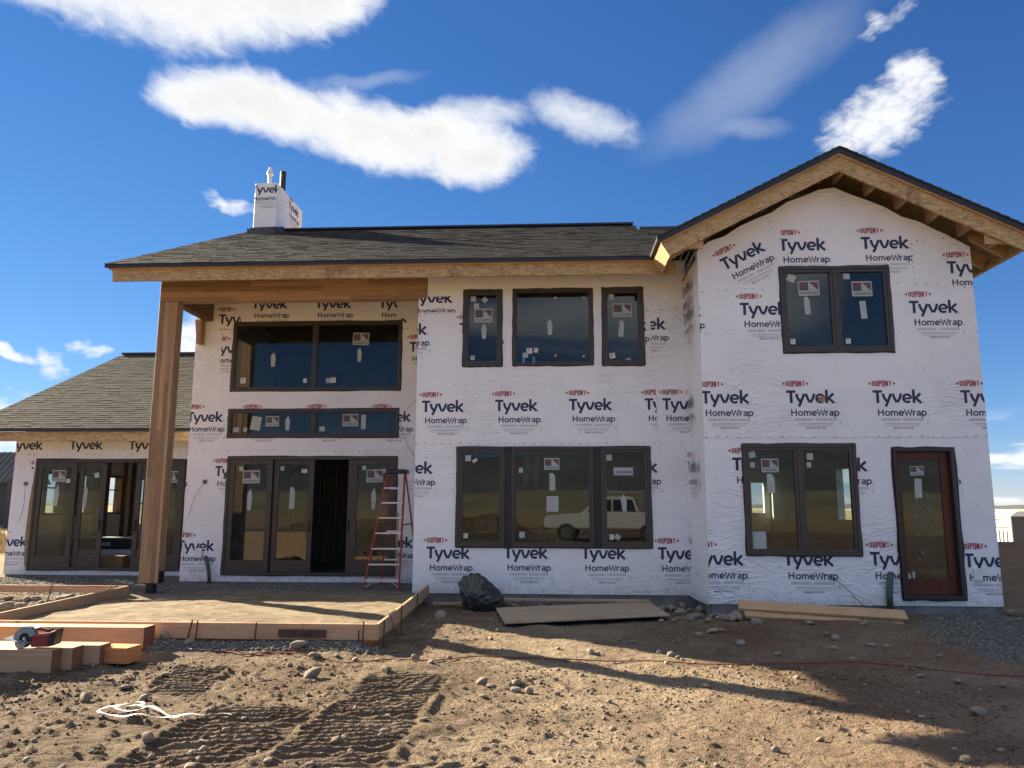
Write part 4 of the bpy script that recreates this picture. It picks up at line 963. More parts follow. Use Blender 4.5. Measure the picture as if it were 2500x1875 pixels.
staples(wall_r, [(2.4, 2.675, 6.7, 2.675, .16, .012, .017), (2.4, 5.04, 3.66, 5.11, .14, .012, .017), (5.4, 5.15, 6.7, 5.06, .14, .012, .017), (5.80, 5.12, 5.79, 5.80, .09, .01, .014), (5.75, 5.86, 6.42, 5.89, .12, .012, .016), (3.52, 6.30, 3.85, 5.57, .09, .012, .014),
                 (2.5, 3.72, 6.7, 3.72, .17, .006, .005), (2.5, 4.33, 6.7, 4.33, .2, .006, .005), (2.5, 6.05, 6.2, 6.05, .2, .006, .005), (2.5, 2.45, 6.7, 2.45, .17, .006, .005), (2.5, 1.62, 6.7, 1.62, .25, .01, .005), (2.5, .30, 6.7, .30, .25, .006, .005), (2.5, 2.86, 6.7, 2.86, .25, .006, .006), (2.5, 1.0, 6.7, 1.0, .25, .006, .005)], YR-.006, H_R, (XW0, XW1, .13, 6.4))
staples(wall_m, [(XM0, 2.675, XW0, 2.68, .16, .012, .017), (1.72, 5.02, 1.81, 2.72, .08, .014, .014), (2.25, 2.55, 2.3, .15, .10, .012, .014), (1.66, 5.05, 2.3, 5.09, .12, .012, .015), (-2.43, 5.02, -1.7, 5.06, .10, .012, .014), (-2.4, 5.0, -2.38, 4.2, .10, .01, .012),
                 (XM0, 3.72, XW0, 3.72, .17, .006, .005), (XM0, 2.86, XW0, 2.87, .24, .006, .006), (XM0, 2.42, XW0, 2.42, .2, .006, .005), (XM0, .30, XW0, .30, .2, .006, .005)], YM-.006, H_M, (XM0, XW0, .13, 5.4))
staples(wall_c, [(-7.48, 2.69, -2.5, 2.675, .16, .012, .017), (-6.95, 5.2, -6.74, 2.75, .09, .014, .014), (-7.3, 5.2, -6.7, 5.24, .1, .012, .015), (-3.13, 5.2, -2.6, 5.18, .1, .012, .015), (-7.3, 5.5, -7.3, 4.9, .08, .02, .012), (-6.7, 3.90, -3.1, 3.90, .1, .006, .010), (-6.7, 2.94, -3.1, 2.94, .14, .006, .010), (-7.4, 3.72, -2.5, 3.72, .2, .006, .005), (-7.4, .3, -2.5, .3, .2, .006, .005)], YC-.006, H_C, (XC0, XM0, .12, 5.8))
staples(wall_g, [(XG0, 2.69, XC0, 2.69, .15, .012, .017), (XG0, 2.42, -11.5, 2.42, .12, .006, .005)], YG-.006, [O_GD], (XG0, XC0, .12, 3.0))

# ------------------------------------------------------------------ windows and doors
def quad_xz(m, x, z, w, h, rot, y, th=0.0015, mi=0, shape=None):
    c, s = math.cos(R(rot)), math.sin(R(rot))
    pts = shape or [(-.5, -.5), (.5, -.5), (.5, .5), (-.5, .5)]
    q = [(x+(a*w)*c-(b*h)*s, z+(a*w)*s+(b*h)*c) for a, b in pts]
    m.hexa([(p, y, r_) for p, r_ in q], [(p, y-th, r_) for p, r_ in q], mi)
def sticker(parent, x, z, w, h, y, torn=False):
    m = MB()
    quad_xz(m, x, z, w, h, random.uniform(-1.5, 1.5), y)
    t = .0008
    if not torn:
        quad_xz(m, x-.235*w, z+.13*h, .43*w, .56*h, 0, y-.0016, t, 1)
        quad_xz(m, x-.235*w, z+.13*h, .43*w, .56*h, 0, y-.0026, t, 2, [(-.5, -.5), (.5, .5), (-.5, .5)])
        quad_xz(m, x+.235*w, z+.13*h, .43*w, .56*h, 0, y-.0016, t, 2, [(-.5, .5), (.5, -.5), (.5, .5)])
        quad_xz(m, x+.235*w, z+.13*h, .43*w, .56*h, 0, y-.0028, t, 0, [(-.5, .45), (-.5, -.5), (.35, -.5)])
    hh = .15*h if not torn else .3*h
    zz = z-.40*h if not torn else z-.25*h
    for v, f, l in font_word('ANDERSEN', hh, .84*w, 0.02): m.add([(x-.42*w+a, y-.003, zz+b) for a, b in v], f, 1)
    return m.build('sticker', ['sticker_white', 'sticker_grey', 'sticker_maroon'], parent, recalc=False)
def stickers(parent, key, y):
    for t, x, z, w, h, r_ in STICK[key]:
        if t == 's': sticker(parent, x, z, w, h, y, h < .15 and w > .3); continue
        m = MB()
        if t == 'p':
            k = random.choice(([(-.5, -.5), (.5, -.5), (.5, .5), (-.5, .5)], [(-.5, -.5), (.5, -.5), (.5, .28), (.15, .5), (-.5, .5)], [(-.35, -.5), (.35, -.5), (.5, .1), (.1, .5), (-.5, .25)]))
            quad_xz(m, x, z, w, h, r_, y, mi=0, shape=k); m.build('sticker', ['sticker_white'], parent)
        elif t == 'n': quad_xz(m, x, z, w, h, r_, y); m.build('sticker', ['sticker_white'], parent)
        elif t == 'w':
            quad_xz(m, x, z, w, h, r_, y); quad_xz(m, x-.1*w, z+.2*h, .5*w, .25*h, r_, y-.0016, .0008, 1); quad_xz(m, x, z-.2*h, .7*w, .08*h, r_, y-.0016, .0008, 1)
            m.build('sticker', ['paper_white', 'paper_print'], parent)
        elif t == 'b': quad_xz(m, x, z, w, h, r_, y-.03); m.build('masking_tape', ['tape_blue'], parent)
        elif t == 'c': m.box(x-w/2, x+w/2, y-.012, y-.001, z-h/2, z+h/2).build('corner_block', ['lumber_x'], parent)
def frame_bars(m, x0, x1, z0, z1, w, y0, y1, mi=0):
    m.box(x0, x1, y0, y1, z0, z0+w, mi).box(x0, x1, y0, y1, z1-w, z1, mi)
    m.box(x0, x0+w, y0+.001, y1-.001, z0+w, z1-w, mi).box(x1-w, x1, y0+.001, y1-.001, z0+w, z1-w, mi)
def flashing(parent, r, Y, w=0.02):
    m = MB(); x0, x1, z0, z1 = r; n = 9
    def strip(a, b, horiz, out):
        for i in range(n):
            t0, t1 = i/n, (i+1)/n; k0, k1 = w*(.5+.7*hsh(a, i)), w*(.5+.7*hsh(a, i+1))
            if horiz: q = [(a+(b-a)*t0, out[0]), (a+(b-a)*t1, out[0]), (a+(b-a)*t1, out[0]+out[1]*k1), (a+(b-a)*t0, out[0]+out[1]*k0)]
            else: q = [(out[0], a+(b-a)*t0), (out[0], a+(b-a)*t1), (out[0]+out[1]*k1, a+(b-a)*t1), (out[0]+out[1]*k0, a+(b-a)*t0)]
            m.hexa([(p, Y-.0075, q_) for p, q_ in q], [(p, Y-.0105, q_) for p, q_ in q])
    def hsh(a, i): return (math.sin(a*127.1+i*311.7+x0*91.3)*43758.5) % 1.0
    strip(x0-w*.5, x1+w*.5, True, (z1, 1)); strip(x0-w*.5, x1+w*.5, True, (z0, -1)); strip(z0, z1, False, (x0, -1)); strip(z0, z1, False, (x1, 1))
    return m.build('flashing', ['flashing_black'], parent)
def window(r, Y, units, keys, fw=.045, sash=.05, label=None, mull='window_bronze'):
    x0, x1, z0, z1 = r
    m = MB(); frame_bars(m, x0, x1, z0, z1, fw, Y-.032, Y+.09)
    for (a, b), (c, d) in zip(units[:-1], units[1:]): m.box(b, c, Y-.030, Y+.08, z0+fw, z1-fw)
    wn = m.build('window', ['window_bronze'], house, bevel=.004)
    if label: wn['label'] = label
    flashing(wn, r, Y)
    for (a, b), k_ in zip(units, keys):
        if sash:
            s = MB(); frame_bars(s, a, b, z0+fw+.001, z1-fw-.001, sash, Y-.018, Y+.045); s.build('sash', ['window_bronze'], wn, bevel=.003)
        g = MB().box(a+sash-.002, b-sash+.002, Y+.012, Y+.018, z0+fw+sash-.002, z1-fw-sash+.002); g.build('pane', ['window_glass'], wn)
        stickers(wn, k_, Y+.0115)
    return wn
def units(r, n=1, fw=.045, gap=.05, at=None):
    x0, x1 = r[0]+fw, r[1]-fw
    if n == 1: return [(x0, x1)]
    mid = at if at is not None else (r[0]+r[1])/2
    return [(x0, mid-gap/2), (mid+gap/2, x1)]
window(O_MUL, YM, units(O_MUL), ['mid_up_l'], label='tall narrow upper window left of the square window')
window(O_MUC, YM, units(O_MUC), ['mid_up_c'], sash=.022, label='large square upper window with blue tape')
window(O_MUR, YM, units(O_MUR), ['mid_up_r'], label='tall narrow upper window right of the square window')
window(O_CU, YC, units(O_CU, 2, at=-4.94, gap=.06), ['rec_up_l', 'rec_up_r'], sash=.03, label='wide two-pane window under the porch beam')
window(O_CT, YC, units(O_CT, 2, at=-4.90, gap=.06), ['rec_tr_l', 'rec_tr_r'], sash=.03, label='low wide transom above the sliding door')
window(O_RU, YR, units(O_RU, 2, at=4.53), ['r_up_l', 'r_up_r'], label='pair of casements under the gable')
window(O_RL, YR, units(O_RL, 2, at=3.81), ['r_low_l', 'r_low_r'], label='pair of casements left of the entry door')
# ground floor triple: three units with black membrane between them
m = MB().box(O_ML[0], O_ML[1], YM-.011, YM+.05, .874, .8895)
trip = m.build('window', ['flashing_black'], house); trip['label'] = 'three part window beside the ladder with black strips between'
flashing(trip, O_ML, YM)
for a_, b_ in ((O_MLL[1], O_MLC[0]), (O_MLC[1], O_MLR[0])): MB().box(a_+.001, b_-.001, YM-.012, YM+.05, .9, 2.605).build('mullion', ['flashing_black'], trip)
for r, k_ in ((O_MLL, 'mid_low_l'), (O_MLC, 'mid_low_c'), (O_MLR, 'mid_low_r')):
    m = MB(); frame_bars(m, *r, .045, YM-.034, YM+.09); m.build('frame', ['window_bronze'], trip, bevel=.004)
    s = MB(); sw = .05 if r is not O_MLC else .03
    frame_bars(s, r[0]+.046, r[1]-.046, r[2]+.046, r[3]-.046, sw, YM-.02, YM+.045); s.build('sash', ['window_bronze'], trip, bevel=.003)
    MB().box(r[0]+.044+sw, r[1]-.044-sw, YM+.012, YM+.018, r[2]+.044+sw, r[3]-.044-sw).build('pane', ['window_glass'], trip)
    stickers(trip, k_, YM+.0115)

def handle(parent, x, z, y):
    m = MB(); m.box(x-.018, x+.018, y-.012, y, z-.13, z+.13)
    m.tube([(x, y-.01, z-.11), (x, y-.045, z-.09), (x, y-.058, z-.04), (x, y-.058, z+.04), (x, y-.045, z+.09), (x, y-.01, z+.11)], .009, 6)
    return m.build('handle', ['plastic_black'], parent)
def sliding_door(r, Y, panels, label, key):
    """panels: (x0,x1,y offset,sticker key); the gap between them stands open"""
    x0, x1, z0, z1 = r
    m = MB(); m.box(x0, x1, Y-.035, Y+.14, z1-.06, z1).box(x0, x1, Y-.045, Y+.14, z0, z0+.05)
    m.box(x0, x0+.05, Y-.034, Y+.139, z0+.05, z1-.06).box(x1-.05, x1, Y-.034, Y+.139, z0+.05, z1-.06)
    d = m.build('sliding_door', ['window_bronze'], house, bevel=.004); d['label'] = label
    flashing(d, r, Y)
    for a, b, dy, k_ in panels:
        p = MB(); y0, y1 = Y-.02+dy, Y+.03+dy; zb, zt = z0+.051, z1-.061
        p.box(a, b, y0, y1, zb, zb+.235).box(a, b, y0, y1, zt-.095, zt).box(a, a+.11, y0+.001, y1-.001, zb+.235, zt-.095).box(b-.11, b, y0+.001, y1-.001, zb+.235, zt-.095)
        p.build('door_panel', ['window_bronze'], d, bevel=.004)
        MB().box(a+.108, b-.108, y0+.020, y0+.026, zb+.233, zt-.093).build('pane', ['window_glass'], d)
        if k_: stickers(d, k_, y0+.0195)
    return d
rd = sliding_door(O_CD, YC, [(-6.59, -5.70, 0.0, 'rd1'), (-5.69, -4.86, 0.06, 'rd2'), (-4.16, -3.28, 0.06, None), (-4.07, -3.21, 0.0, 'rd4')], 'four panel sliding door behind the ladder, standing partly open', 'rd')
handle(rd, -4.92, 1.18, YC+.04); handle(rd, -4.12, 1.18, YC+.04)
gd = sliding_door(O_GD, YG, [(-11.43, -10.53, 0.0, 'gd1'), (-10.51, -9.89, 0.06, 'gd2'), (-9.20, -8.40, 0.06, None), (-9.0, -8.13, 0.0, 'gd4')], 'four panel sliding door left of the porch post, standing partly open', 'gd')
handle(gd, -9.95, 1.15, YG+.04); handle(gd, -9.14, 1.15, YG+.04)
MB().hexa([(O_GD[0]-.005, YG-.007, .22), (O_GD[0]-.005, YG-.007, 2.52), (O_GD[0]-.02, YG-.007, 2.4), (O_GD[0]-.085, YG-.007, 1.6), (O_GD[0]-.10, YG-.007, .9), (O_GD[0]-.06, YG-.007, .3)],
          [(O_GD[0]-.005, YG-.013, .22), (O_GD[0]-.005, YG-.013, 2.52), (O_GD[0]-.02, YG-.013, 2.4), (O_GD[0]-.085, YG-.013, 1.6), (O_GD[0]-.10, YG-.013, .9), (O_GD[0]-.06, YG-.013, .3)]).build('bare_sheathing', ['osb_deck'], gd)
m = MB().box(O_CD[1]+.004, O_CD[1]+.055, YC-.012, YC-.001, .25, 1.45); m.build('bare_sheathing', ['lumber_x'], rd)

# entry door
x0, x1, z0, z1 = O_RD
m = MB(); m.box(x0, x1, YR-.04, YR+.15, z1-.045, z1).box(x0, x1, YR-.05, YR+.15, z0, z0+.05)
m.box(x0, x0+.045, YR-.039, YR+.149, z0+.05, z1-.045).box(x1-.045, x1, YR-.039, YR+.149, z0+.05, z1-.045)
ed = m.build('entry_door', ['window_bronze_dark'], house, bevel=.004); ed['label'] = 'red-brown wooden entry door with one tall pane and dark frame'
flashing(ed, (x0, x1+.02, z0, z1), YR, .03)
a, b, zb, zt = x0+.047, x1-.047, z0+.052, z1-.047
m = MB(); m.box(a, b, YR+.05, YR+.095, zb, zb+.24).box(a, b, YR+.05, YR+.095, zt-.125, zt).box(a, a+.08, YR+.051, YR+.094, zb+.24, zt-.125).box(b-.13, b, YR+.051, YR+.094, zb+.24, zt-.125)
m.build('door_leaf', ['door_mahogany'], ed, bevel=.004)
MB().box(a+.078, b-.128, YR+.070, YR+.076, zb+.238, zt-.123).build('pane', ['window_glass'], ed)
stickers(ed, 'r_door', YR+.069)
for i in range(34):          # dried smears left on the pane
    t = random.random(); x = 5.40+.42*random.random(); z = .75+1.05*t
    s = random.uniform(.012, .03)*(1.6 if t > .55 else 1)
    m = MB(); quad_xz(m, x, z, s, s*random.uniform(1.4, 2.8), random.uniform(-15, 15), YR+.069, .0008, 0, [(-.5, -.1), (-.2, -.5), (.2, -.5), (.5, -.1), (.25, .4), (0, .5), (-.25, .4)])
    m.build('smear', ['smear_grey'], ed)

# ------------------------------------------------------------------ roofs
S_M = 0.47                       # rise per metre of the main and garage roofs
EY, EZ, RY = 12.62, 5.82, 18.6   # eave line and ridge of the main roof
RZ = EZ+S_M*(RY-EY)
MX0, MX1 = -7.95, 3.3
W_PX, W_PZ, W_S = 4.55, 7.25, 0.5            # wing ridge
def zw(x): return W_PZ-W_S*abs(x-W_PX)
def valley_y(x): return EY+max(0, (zw(x)-EZ))/S_M

def slab(m, pts, t, mi=0):
    """roof plane polygon (top face) with thickness t straight down"""
    m.hexa([(x, y, z-t) for x, y, z in pts], pts, mi)
# main roof: deck
TH = 0.035
m = MB()
zr = lambda y: EZ-0.018+S_M*(y-EY)
top = [(MX0+.02, EY+.02, zr(EY+.02)), (1.72, EY+.02, zr(EY+.02)), (3.25, valley_y(3.25), zr(valley_y(3.25))), (3.25, 17.45, zr(17.45)), (2.0, 17.45, zr(17.45)), (2.0, RY, zr(RY)), (MX0+.02, RY, zr(RY))]
slab(m, top, TH)
zb_ = lambda y: RZ-0.018-S_M*(y-RY)
slab(m, [(MX0+.02, RY+.001, zb_(RY)), (2.0, RY+.001, zb_(RY)), (2.0, 24.6, zb_(24.6)), (MX0+.02, 24.6, zb_(24.6))], TH)
m.hexa([(2.0, 17.45, 5.9), (6.6, 17.45, 5.9), (6.6, 23.9, 5.4), (2.0, 23.9, 5.4)], [(2.0, 17.45, zr(17.45)-.001), (6.6, 17.45, 6.6), (6.6, 23.9, 5.5), (2.0, 23.9, 5.5)])
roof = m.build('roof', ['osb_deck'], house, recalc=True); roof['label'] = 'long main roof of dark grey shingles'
m = MB()
m.box(MX0, 1.70, EY-.004, EY+.003, EZ-.075, EZ+.004)                       # drip edge along the eave
m.hexa([(MX0-.004, EY, EZ-.075), (MX0+.002, EY, EZ-.075), (MX0+.002, RY, RZ-.075), (MX0-.004, RY, RZ-.075)], [(MX0-.004, EY, EZ+.004), (MX0+.002, EY, EZ+.004), (MX0+.002, RY, RZ+.004), (MX0-.004, RY, RZ+.004)])
m.build('drip_edge', ['drip_edge_metal'], roof)
m = MB(); m.box(MX0+.03, 2.02, RY-.14, RY+.14, RZ-.02, RZ+.028); m.hexa([(2.02, 17.3, zr(17.3)), (3.4, 17.3, zr(17.3)), (3.4, 17.6, zr(17.45)), (2.02, 17.6, zr(17.45))], [(2.02, 17.32, zr(17.45)+.03), (3.4, 17.32, zr(17.45)+.03), (3.4, 17.6, zr(17.45)+.03), (2.02, 17.6, zr(17.45)+.03)])
m.build('ridge_cap', ['drip_edge_metal'], roof)

# shingles -----------------------------------------------------------------
def layout(x0, x1, length, keep, seed, exposure=.142):
    rnd = random.Random(seed); out = []
    nrow = int(length/exposure)
    for j in range(nrow):
        u = x0-rnd.uniform(0, .25); v = j*exposure+rnd.uniform(-.003, .003)
        while u < x1:
            w = rnd.choice((.14, .18, .22, .26, .32, .36)); a, b = max(u, x0), min(u+w-.004, x1)
            if b-a > .03 and keep((a+b)/2, v+.07): out.append((a, b, v, rnd.choice((0, 0, .003, .006))))
            u += w
    return out
def add_shingles(parent, spec, O, slope, n_single, name='shingle'):
    V = Vector((0, 1, slope)).normalized(); N = Vector((0, -slope, 1)).normalized(); O = Vector(O)
    org = Vector(parent['_o'])
    single, rest = spec[:n_single], spec[n_single:]
    cache = {}
    rotm = Matrix(((1, 0, 0), (0, V.y, N.y), (0, V.z, N.z)))
    for u0, u1, v, dn in single:
        key = (round(u1-u0, 3), dn)
        if key not in cache:
            w = key[0]; t = .0145+dn
            vv = [(0, 0, 0), (w, 0, 0), (w, 0, t), (0, 0, t), (0, .175, .008), (w, .175, .008)]
            me_ = bpy.data.meshes.new(name); me_.from_pydata(vv, [], [(0, 1, 2, 3), (3, 2, 5, 4), (0, 3, 4), (1, 5, 2)]); me_.materials.append(MATS['asphalt_shingle']); cache[key] = me_
        o = bpy.data.objects.new(name, cache[key]); COL.objects.link(o); o.parent = parent
        p = O+Vector((u0, 0, 0))+V*v-org
        o.matrix_local = Matrix.Translation(p) @ rotm.to_4x4()
    if rest:
        vs, fs = [], []
        for u0, u1, v, dn in rest:
            b = len(vs); t = .0145+dn
            for u, q, h in ((u0, v, .0), (u1, v, .0), (u1, v, t), (u0, v, t), (u0, v+.175, .008), (u1, v+.175, .008)):
                vs.append(tuple(O+Vector((u, 0, 0))+V*q+N*h-org))
            fs += [(b, b+1, b+2, b+3), (b+3, b+2, b+5, b+4), (b, b+3, b+4), (b+1, b+5, b+2)]
        me_ = bpy.data.meshes.new('shingle_field'); me_.from_pydata(vs, [], fs); me_.materials.append(MATS['asphalt_shingle'])
        o = bpy.data.objects.new('shingle_field', me_); COL.objects.link(o); o.parent = parent; tag(o, kind='stuff')
kk = math.sqrt(1+S_M**2)
def keep_main(u, v):
    y = EY+v/kk; x = u
    if x > 2.0 and y > 17.4: return False
    if x > 1.66 and y < valley_y(x)+.08: return False
    return True
spec = layout(MX0-.004, 3.2, (RY-EY-.05)*kk, keep_main, 3)
add_shingles(roof, spec, (0, EY-.012, EZ-.014), S_M, 60)

# eave boards of the main roof
m = MB().box(MX0+.05, 1.80, 12.655, 12.70, 5.728, 5.775); m.build('shadow_board', ['lumber_x'], house)
for i, (a, b) in enumerate(((-7.87, -5.46), (-5.457, -3.02), (-3.017, -0.58), (-0.577, 2.09))):
    m = MB()
    if i == 0: m.hexa([(a+.05, 12.70, 5.522), (b, 12.70, 5.522), (b, 12.70, 5.745), (a, 12.70, 5.745)], [(a+.05, 12.745, 5.522), (b, 12.745, 5.522), (b, 12.745, 5.745), (a, 12.745, 5.745)])
    else: m.box(a, b, 12.70, 12.745, 5.522, 5.745)
    m.build('fascia_board', ['osb'], house)
m = MB(); m.hexa([(-7.87, 12.75, 5.53), (-7.87, 12.75, 5.75), (-7.87, RY, RZ-.05), (-7.87, RY, RZ-.27)], [(-7.83, 12.75, 5.53), (-7.83, 12.75, 5.75), (-7.83, RY, RZ-.05), (-7.83, RY, RZ-.27)]); m.build('fascia_board', ['osb'], house)
for x in np.arange(-7.6, 2.0, 0.61):
    m = MB(); m.hexa([(x, 12.75, 5.56), (x, 13.37, 5.80), (x, 13.37, 6.06), (x, 12.75, 5.78)], [(x+.038, 12.75, 5.56), (x+.038, 13.37, 5.80), (x+.038, 13.37, 6.06), (x+.038, 12.75, 5.78)]); m.build('rafter_tail', ['lumber_y'], house)

# right hand wing: gable roof running back into the main roof
FY = 11.66
m = MB()
for s in (-1, 1):
    e = W_PX+s*2.89; ze = W_PZ-W_S*2.89-.018; zp = W_PZ-.018
    slab(m, [(W_PX, FY, zp), (e, FY, ze), (e, 17.4, ze), (W_PX, 17.4, zp)] if s > 0 else [(e, FY, ze), (W_PX, FY, zp), (W_PX, 15.6, zp), (e, 12.55, ze)], TH)
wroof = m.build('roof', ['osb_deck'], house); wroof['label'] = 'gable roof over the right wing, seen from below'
for s in (-1, 1):
    m = MB(); L = 2.91; nst = 21
    for i in range(nst):                        # stepped butts of the shingle courses along the rake
        d0, d1 = L*i/nst, L*(i+1)/nst
        xa, xb = W_PX+s*d0, W_PX+s*d1; za, zb2 = W_PZ-W_S*d0, W_PZ-W_S*d1
        m.hexa([(xa, FY-.03, za-.012), (xb, FY-.03, zb2-.012), (xb, FY-.03, zb2+.020), (xa, FY-.03, za+.006)], [(xa, 15.0 if s < 0 else 17, za-.012), (xb, 12.7 if s < 0 else 17, zb2-.012), (xb, 12.7 if s < 0 else 17, zb2+.020), (xa, 15.0 if s < 0 else 17, za+.006)])
    m.build('shingle_course', ['asphalt_shingle'], wroof)
    m = MB(); e = W_PX+s*2.905
    m.hexa([(W_PX, FY-.012, W_PZ-.10), (e, FY-.012, W_PZ-W_S*2.905-.10), (e, FY-.012, W_PZ-W_S*2.905-.012), (W_PX, FY-.012, W_PZ-.012)], [(W_PX, FY-.004, W_PZ-.10), (e, FY-.004, W_PZ-W_S*2.905-.10), (e, FY-.004, W_PZ-W_S*2.905-.012), (W_PX, FY-.004, W_PZ-.012)])
    m.box(e-.004, e+.004, FY-.012, 12.62 if s < 0 else 17, W_PZ-W_S*2.905-.045, W_PZ-W_S*2.905-.005)
    m.build('drip_edge', ['drip_edge_metal'], wroof)
    # shadow board and OSB rake board; the lower end is cut square to the slope
    def rake(d_end0, d_end1, zo0, zo1, y0, y1, name, mat):
        m = MB(); q = [(W_PX, W_PZ-zo0), (W_PX+s*d_end0, W_PZ-zo0-W_S*d_end0), (W_PX+s*d_end1, W_PZ-zo1-W_S*d_end1), (W_PX, W_PZ-zo1)]
        m.hexa([(x, y0, z) for x, z in q], [(x, y1, z) for x, z in q]); return m.build(name, [mat], house)
    rake(2.86, 2.84, .075, .128, 11.675, 11.712, 'shadow_board', 'lumber_x')
    rake(2.82, 2.70, .112, .385, 11.712, 11.752, 'fascia_board', 'osb')
    # side fascia, square to the rafters
    xo, zo_ = W_PX+s*2.85, W_PZ-.10-W_S*2.85; xi, zi = W_PX+s*2.715, W_PZ-.39-W_S*2.715
    yb2 = 12.698 if s < 0 else 17
    m = MB(); m.hexa([(xo, 11.70, zo_), (xi, 11.70, zi), (xi-s*.03, 11.70, zi+.012), (xo-s*.03, 11.70, zo_+.012)], [(xo, yb2, zo_), (xi, yb2, zi), (xi-s*.03, yb2, zi+.012), (xo-s*.03, yb2, zo_+.012)]); m.build('fascia_board', ['osb'], house)
    # lookouts carrying the rake, and rafter tails at the eave
    for d in (0.10, 0.58, 1.06, 1.54, 2.02, 2.45):
        x = W_PX+s*d; w = .04
        q = [(x, W_PZ-.056-W_S*d), (x+s*w, W_PZ-.056-W_S*(d+w)), (x+s*w, W_PZ-.285-W_S*(d+w)), (x, W_PZ-.285-W_S*d)]
        m = MB(); m.hexa([(a, 11.755, b) for a, b in q], [(a, YR+.1, b) for a, b in q]); m.build('lookout', ['lumber_y'], house)
    for y in (12.24, 12.85, 13.46, 14.07) if s > 0 else (12.24,):
        d0, d1 = 2.18, 2.70
        q = [(W_PX+s*d0, W_PZ-.06-W_S*d0), (W_PX+s*2.80, W_PZ-.06-W_S*2.80), (W_PX+s*d1, W_PZ-.33-W_S*d1), (W_PX+s*d0, W_PZ-.28-W_S*d0)]
        m = MB(); m.hexa([(a, y, b) for a, b in q], [(a, y+.04, b) for a, b in q]); m.build('rafter_tail', ['lumber_x'], house)
    m = MB(); zz = W_PZ-W_S*2.70-.36
    m.box(min(W_PX+s*2.17, W_PX+s*2.68), max(W_PX+s*2.17, W_PX+s*2.68), 11.76, 11.80, zz+.10, zz+.26); m.build('lookout', ['lumber_x'], house)

# garage roof
GEY, GEZ, GRY = 15.75, 3.215, 21.65
GRZ = GEZ+.475*(GRY-GEY)
m = MB(); zg = lambda y: GEZ-.018+.475*(y-GEY); zgb = lambda y: GRZ-.018-.475*(y-GRY)
slab(m, [(-12.81, GEY+.02, zg(GEY+.02)), (XC0-.002, GEY+.02, zg(GEY+.02)), (XC0-.002, GRY, zg(GRY)), (-12.81, GRY, zg(GRY))], TH)
slab(m, [(-12.81, GRY+.001, zgb(GRY)), (XC0-.002, GRY+.001, zgb(GRY)), (XC0-.002, 27.55, zgb(27.55)), (-12.81, 27.55, zgb(27.55))], TH)
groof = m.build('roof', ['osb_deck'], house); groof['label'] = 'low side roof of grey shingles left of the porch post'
m = MB(); m.box(-12.83, XC0-.004, GEY-.004, GEY+.004, GEZ-.070, GEZ+.002); m.build('drip_edge', ['drip_edge_metal'], groof)
m = MB(); m.box(-12.8, XC0-.004, GRY-.14, GRY+.14, GRZ-.03, GRZ+.03); m.build('ridge_cap', ['drip_edge_metal'], groof)
spec = layout(-12.83, XC0-.006, (GRY-GEY-.05)*math.sqrt(1+.475**2), lambda u, v: True, 11)
add_shingles(groof, spec, (0, GEY-.012, GEZ-.014), .475, 235)
m = MB().box(-12.75, XC0-.004, 15.79, 15.83, 2.94, 3.145); m.build('fascia_board', ['osb'], house)
m = MB(); m.hexa([(-12.76, 15.83, 2.95), (-12.76, 15.83, 3.15), (-12.76, GRY, GRZ-.06), (-12.76, GRY, GRZ-.26)], [(-12.72, 15.83, 2.95), (-12.72, 15.83, 3.15), (-12.72, GRY, GRZ-.06), (-12.72, GRY, GRZ-.26)]); m.build('fascia_board', ['osb'], house)

# porch post and beams
m = MB().box(-7.32, -6.97, 13.385, 13.62, .235, 5.328); post = m.build('porch_post', ['glulam_post'], house, bevel=.008); post['label'] = 'tall square timber post carrying the porch beam'
m = MB().box(-7.20, -7.07, 13.44, 13.57, .02, .232).box(-6.968, -6.955, 13.42, 13.59, .24, .44).box(-7.26, -7.0, 13.42, 13.6, .222, .234)
for z in (.29, .36, .41): m.tube([(-6.957, 13.47, z), (-6.945, 13.47, z)], .012, 6); m.tube([(-6.957, 13.54, z), (-6.945, 13.54, z)], .012, 6)
m.build('post_bracket', ['steel_dark'], post)
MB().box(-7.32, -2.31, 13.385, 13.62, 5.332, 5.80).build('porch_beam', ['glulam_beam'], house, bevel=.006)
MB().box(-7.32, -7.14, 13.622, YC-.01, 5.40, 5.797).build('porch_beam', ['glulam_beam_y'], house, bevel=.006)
m = MB(); m.hexa([(-7.44, 15.05, 5.398), (-7.30, 15.05, 5.398), (-7.30, 15.05, 4.89), (-7.385, 15.05, 4.89), (-7.40, 15.05, 5.1)], [(-7.44, YC-.008, 5.398), (-7.30, YC-.008, 5.398), (-7.30, YC-.008, 4.89), (-7.385, YC-.008, 4.89), (-7.40, YC-.008, 5.1)]); m.build('beam_bracket', ['glulam_post'], house)

# chimney chase
CX0, CX1, CY0, CY1, CZ = -7.62, -7.03, 18.12, 20.05, 9.75
m = MB(); n = 10
m.box(CX0, CX1, CY0, CY1, 7.9, CZ); ch = m.build('chimney', ['house_wrap'], house, bevel=.012); ch['label'] = 'white wrapped chimney on the main roof'
m = MB().hexa([(CX0-.12, CY0-.16, EZ+S_M*(CY0-.16-EY)), (CX1+.05, CY0-.16, EZ+S_M*(CY0-.16-EY)), (CX1+.05, CY0-.005, EZ+S_M*(CY0-EY)), (CX0-.12, CY0-.005, EZ+S_M*(CY0-EY))],
              [(CX0-.04, CY0-.03, EZ+S_M*(CY0-EY)+.14), (CX1+.02, CY0-.03, EZ+S_M*(CY0-EY)+.16), (CX1+.02, CY0-.006, EZ+S_M*(CY0-EY)+.16), (CX0-.04, CY0-.006, EZ+S_M*(CY0-EY)+.14)])
